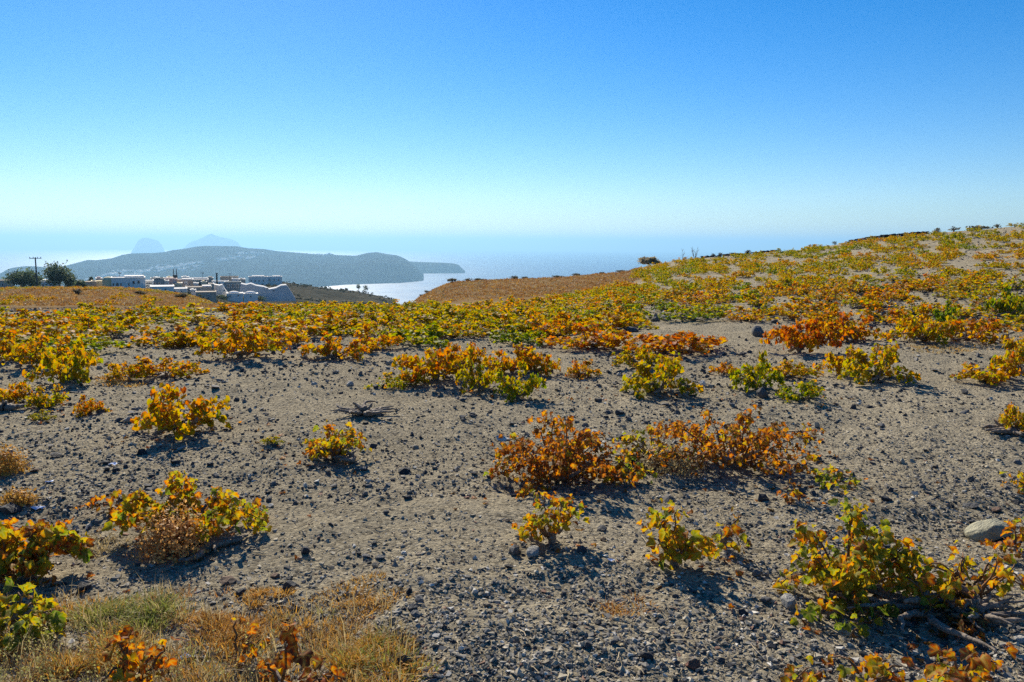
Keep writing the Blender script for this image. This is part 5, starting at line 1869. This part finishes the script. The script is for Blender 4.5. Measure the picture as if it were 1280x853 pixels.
    house('lower wing of white rooms on the hill top', 334.5, 352, 346.8, 354.5, 520, M_WHITE, 9, [(338, 350.5, 1.2, 2), (343, 350.5, 1.2, 2), (348, 350.5, 1.2, 2)], [(341, 350, 345.6, 346.8, 2, 5, M_WHITE)])

    rng = random.Random(31)
    WORDS = ['small', 'square', 'narrow', 'low', 'tall', 'plain', 'stubby', 'boxy']
    k = 0
    for (x, y, w, h, d, m, mn, where) in [
        (207, 357, 7, 5, 283, M_WHITE, 'white', 'in front of the pink house'), (223, 360, 8, 5, 288, M_CREAM, 'cream', 'below the pale tan house'), (231, 357, 6, 4.5, 300, M_WHITE, 'white', 'against the pale tan house'),
        (244, 359, 7, 4, 322, M_WHITE, 'white', 'before the flat roofed tan house'), (255, 358, 6, 5, 325, M_CREAM, 'cream', 'beside the flat roofed tan house'), (264, 362, 6, 6, 325, M_TAN, 'tan', 'beside the white ramp building'),
        (241, 366.5, 6, 3.6, 280, M_WHITE, 'white', 'under the lower tan house'), (228, 368.5, 9, 3, 262, M_CREAM, 'cream', 'at the lowest edge of the village'), (268, 356.5, 5, 4, 400, M_WHITE, 'white', 'beside the dark chimney'),
        (263, 351.5, 7, 3.4, 430, M_TAN, 'tan', 'on the skyline before the chimney'), (303, 354, 7, 4, 420, M_TAN, 'tan', 'under the hill top hotel'), (213, 350.6, 7, 3, 350, M_CREAM, 'cream', 'above the pink house'),
        (232, 350, 8, 3, 380, M_WHITE, 'white', 'on the skyline over the pale tan house'), (196, 351, 6, 3, 330, M_WHITE, 'white', 'behind the dark teal building'), (259, 371, 6, 4, 275, M_WHITE, 'white', 'before the grey house at the slope foot'),
        (88, 357, 6, 4, 285, M_WHITE, 'white', 'behind the tallest tree'), (124, 352, 6, 3, 300, M_PINK, 'pink', 'behind the boxy tan house'), (272, 362.5, 5, 4, 345, M_CREAM, 'cream', 'wedged by the white ramp')]:
        house(f'{WORDS[k % 8]} {mn} house {where}', x - w / 2, x + w / 2, y - h, y + 1.5, d, m, rng.uniform(5, 8), [(x - w * .22, y - h * .45, 1.1, h * .36), (x + w * .22, y - h * .45, 1.1, h * .36)],
              [(x - w * .3, x + w * rng.uniform(-.05, .3), y - h - rng.uniform(.8, 1.6), y - h, 1.2, 3.5, m)], roofmat=M_WHITE)
        k += 1


village()


def utility_pole(px, yt, yb, dist, label, arms=1, half=5.5, thick=.13):
    b, rz = frame_at(px, dist); k = dist / F0
    zt, zb = zrow(px, yt, dist), zrow(px, yb, dist) - 3
    root = empty('utility_pole', (b.x, b.y, zb), rz); tag(root, label, 'utility pole', 'utility poles by the village')
    h = zt - zb
    MB().lathe([(thick * 1.25, 0), (thick, h * .5), (thick * .75, h)], 8).build('pole', M_POLE, root, smooth=True)
    for a in range(arms):
        z = h - .35 - a * .8
        MB().box(-half * k, half * k, -.32, -.16, z, z + .16).build('crossarm', M_POLE, root)
        for x in (-.9, -.35, .35, .9):
            MB().lathe([(.05, 0), (.09, .1), (.09, .2), (.04, .3)], 8, x * half * k, -.24).build('insulator', M_GREYB, root, loc=(0, 0, z + .162))
    return root


utility_pole(46.3, 321.8, 360, 240, 'tall utility pole with one crossarm beside the trees', 1, 5.6, .19)
utility_pole(217.6, 336.5, 352, 330, 'first pole of the close pair above the pink house', 0, 2, .16)
utility_pole(221.2, 336.5, 352, 330, 'second pole of the close pair carrying a transformer', 0, 2, .16)
utility_pole(150.3, 341, 350, 330, 'thin pole behind the white house with the tower', 1, 1.6, .09)
utility_pole(253.5, 341, 352, 430, 'thin pole on the village skyline', 1, 1.6, .09)
utility_pole(287.5, 342, 352, 440, 'thin pole beside the dark chimney', 1, 1.6, .09)
b, rz = frame_at(219.4, 330)
t = empty('transformer', (b.x, b.y, zrow(219.4, 348.5, 330)), rz); tag(t, 'dark transformer slung between the close pair of poles', 'transformer')
MB().box(-.8, .8, -.35, .35, 0, 1.3).build('tank', M_POLE, t)
MB().box(-.9, .9, -.40, .40, 1.303, 1.45).build('lid', M_GREYB, t)
b, rz = frame_at(271.3, 380)
t = empty('chimney', (b.x, b.y, zrow(271.3, 355, 380) - 2), rz); tag(t, 'dark slim chimney standing above the white houses', 'chimney')
hh = zrow(271.3, 342.3, 380) - zrow(271.3, 355, 380) + 2
MB().lathe([(.42, 0), (.36, hh * .6), (.32, hh)], 12).build('shaft', M_POLE, t, smooth=True)
MB().lathe([(.42, 0), (.45, .2), (.40, .35)], 12).build('rim', M_POLE, t, loc=(0, 0, hh + .003))


def tree(px, yb, wpx, hpx, dist, label, seed, c0=(.14, .19, .09), c1=(.09, .13, .065), n=1500, clumps=22, name='tree', group='trees by the village', narrow=False):
    rng = np.random.default_rng(seed)
    b, rz = frame_at(px, dist); k = dist / F0
    zb = zrow(px, yb, dist)
    W, H = wpx * k, hpx * k
    root = empty(name, (b.x, b.y, zb)); tag(root, label, 'tree', group)
    r2 = random.Random(seed); mb = MB()
    mb.tube([Vector((0, 0, -3)), Vector((.1, 0, H * .2)), Vector((.15, .1, H * .5))], [W * .035, W * .03, W * .018], 8, .08, r2)
    for _ in range(10):
        a = r2.uniform(0, 6.28); s = Vector((.1, .05, H * r2.uniform(.12, .45)))
        e = Vector((math.cos(a) * W * r2.uniform(.2, .42), math.sin(a) * W * r2.uniform(.2, .4), H * r2.uniform(.45, .92)))
        mb.tube([s, s.lerp(e, .5) + Vector((0, 0, H * .06)), e], [W * .016, W * .01, W * .004], 5)
    mb.build('trunk', M_WOOD, root, smooth=True)
    V, Fq, C = leaf_cloud(rng, n, W * .98, W * .9, H * .98, .30 if not narrow else .22, c0, c1, .3, clumps)
    V[:, 2] += H * .03
    o = link('crown', mesh_np('crown', V, Fq, {'tone': C}), M_SHRUB, root); o['kind'] = 'stuff'


tree(28, 361, 40, 22, 246, 'broad dark green tree beside the tall utility pole', 1, n=2200, clumps=26)
tree(46, 360, 15, 13, 250, 'smaller dark tree crowding the foot of the pole', 2, n=700, clumps=9)
tree(74, 360.5, 32, 27, 244, 'tallest rounded tree in the village', 3, n=2200, clumps=24, c0=(.17, .21, .10), c1=(.11, .145, .075))
tree(88, 360.5, 17, 16, 247, 'lower tree joined to the tallest one', 4, n=800, clumps=10)
tree(99, 360, 14, 10, 255, 'low dark tree beside the long tan house', 5, n=500, clumps=8)
tree(113.5, 355, 6, 8.5, 275, 'small dark tree behind the tan houses', 6, n=260, clumps=6)
tree(159, 349, 6, 4, 290, 'dark bushy tree top behind the white house', 7, n=180, clumps=5)
tree(448, 364, 7, 10, 560, 'pointed dark tree on the hill before the bay', 8, n=260, clumps=7)
tree(457, 364, 8, 7.5, 560, 'rounded dark tree on the hill before the bay', 9, n=260, clumps=7)
tree(200, 352, 5, 4, 300, 'small tree over the dark teal building', 10, n=150, clumps=5)
tree(322, 378, 22, 8, 345, 'dark bushes at the foot of the large white building', 11, n=500, clumps=8)
tree(275, 378, 18, 9, 325, 'dark trees below the white ramp building', 12, n=500, clumps=8)
tree(300, 380, 22, 8, 330, 'dark bushes below the white domes', 13, n=500, clumps=8)

# ------------------------------------------------------------------ haze over sea and bay
def haze():
    m, t, out = new_mat('haze')
    pv = N(t, 'ShaderNodeVolumePrincipled')
    pv.inputs['Color'].default_value = (.37, .69, 1.0, 1)
    pv.inputs['Density'].default_value = 0.78e-4
    pv.inputs['Anisotropy'].default_value = 0.32
    t.links.new(pv.outputs[0], out.inputs['Volume'])
    o = MB().box(-70000, 70000, -70000, 70000, zsea(66000) - 8, ZC + 310).build('haze', m)
    tag(o, 'thin blue haze lying over the sea and bay', kind='stuff')


haze()
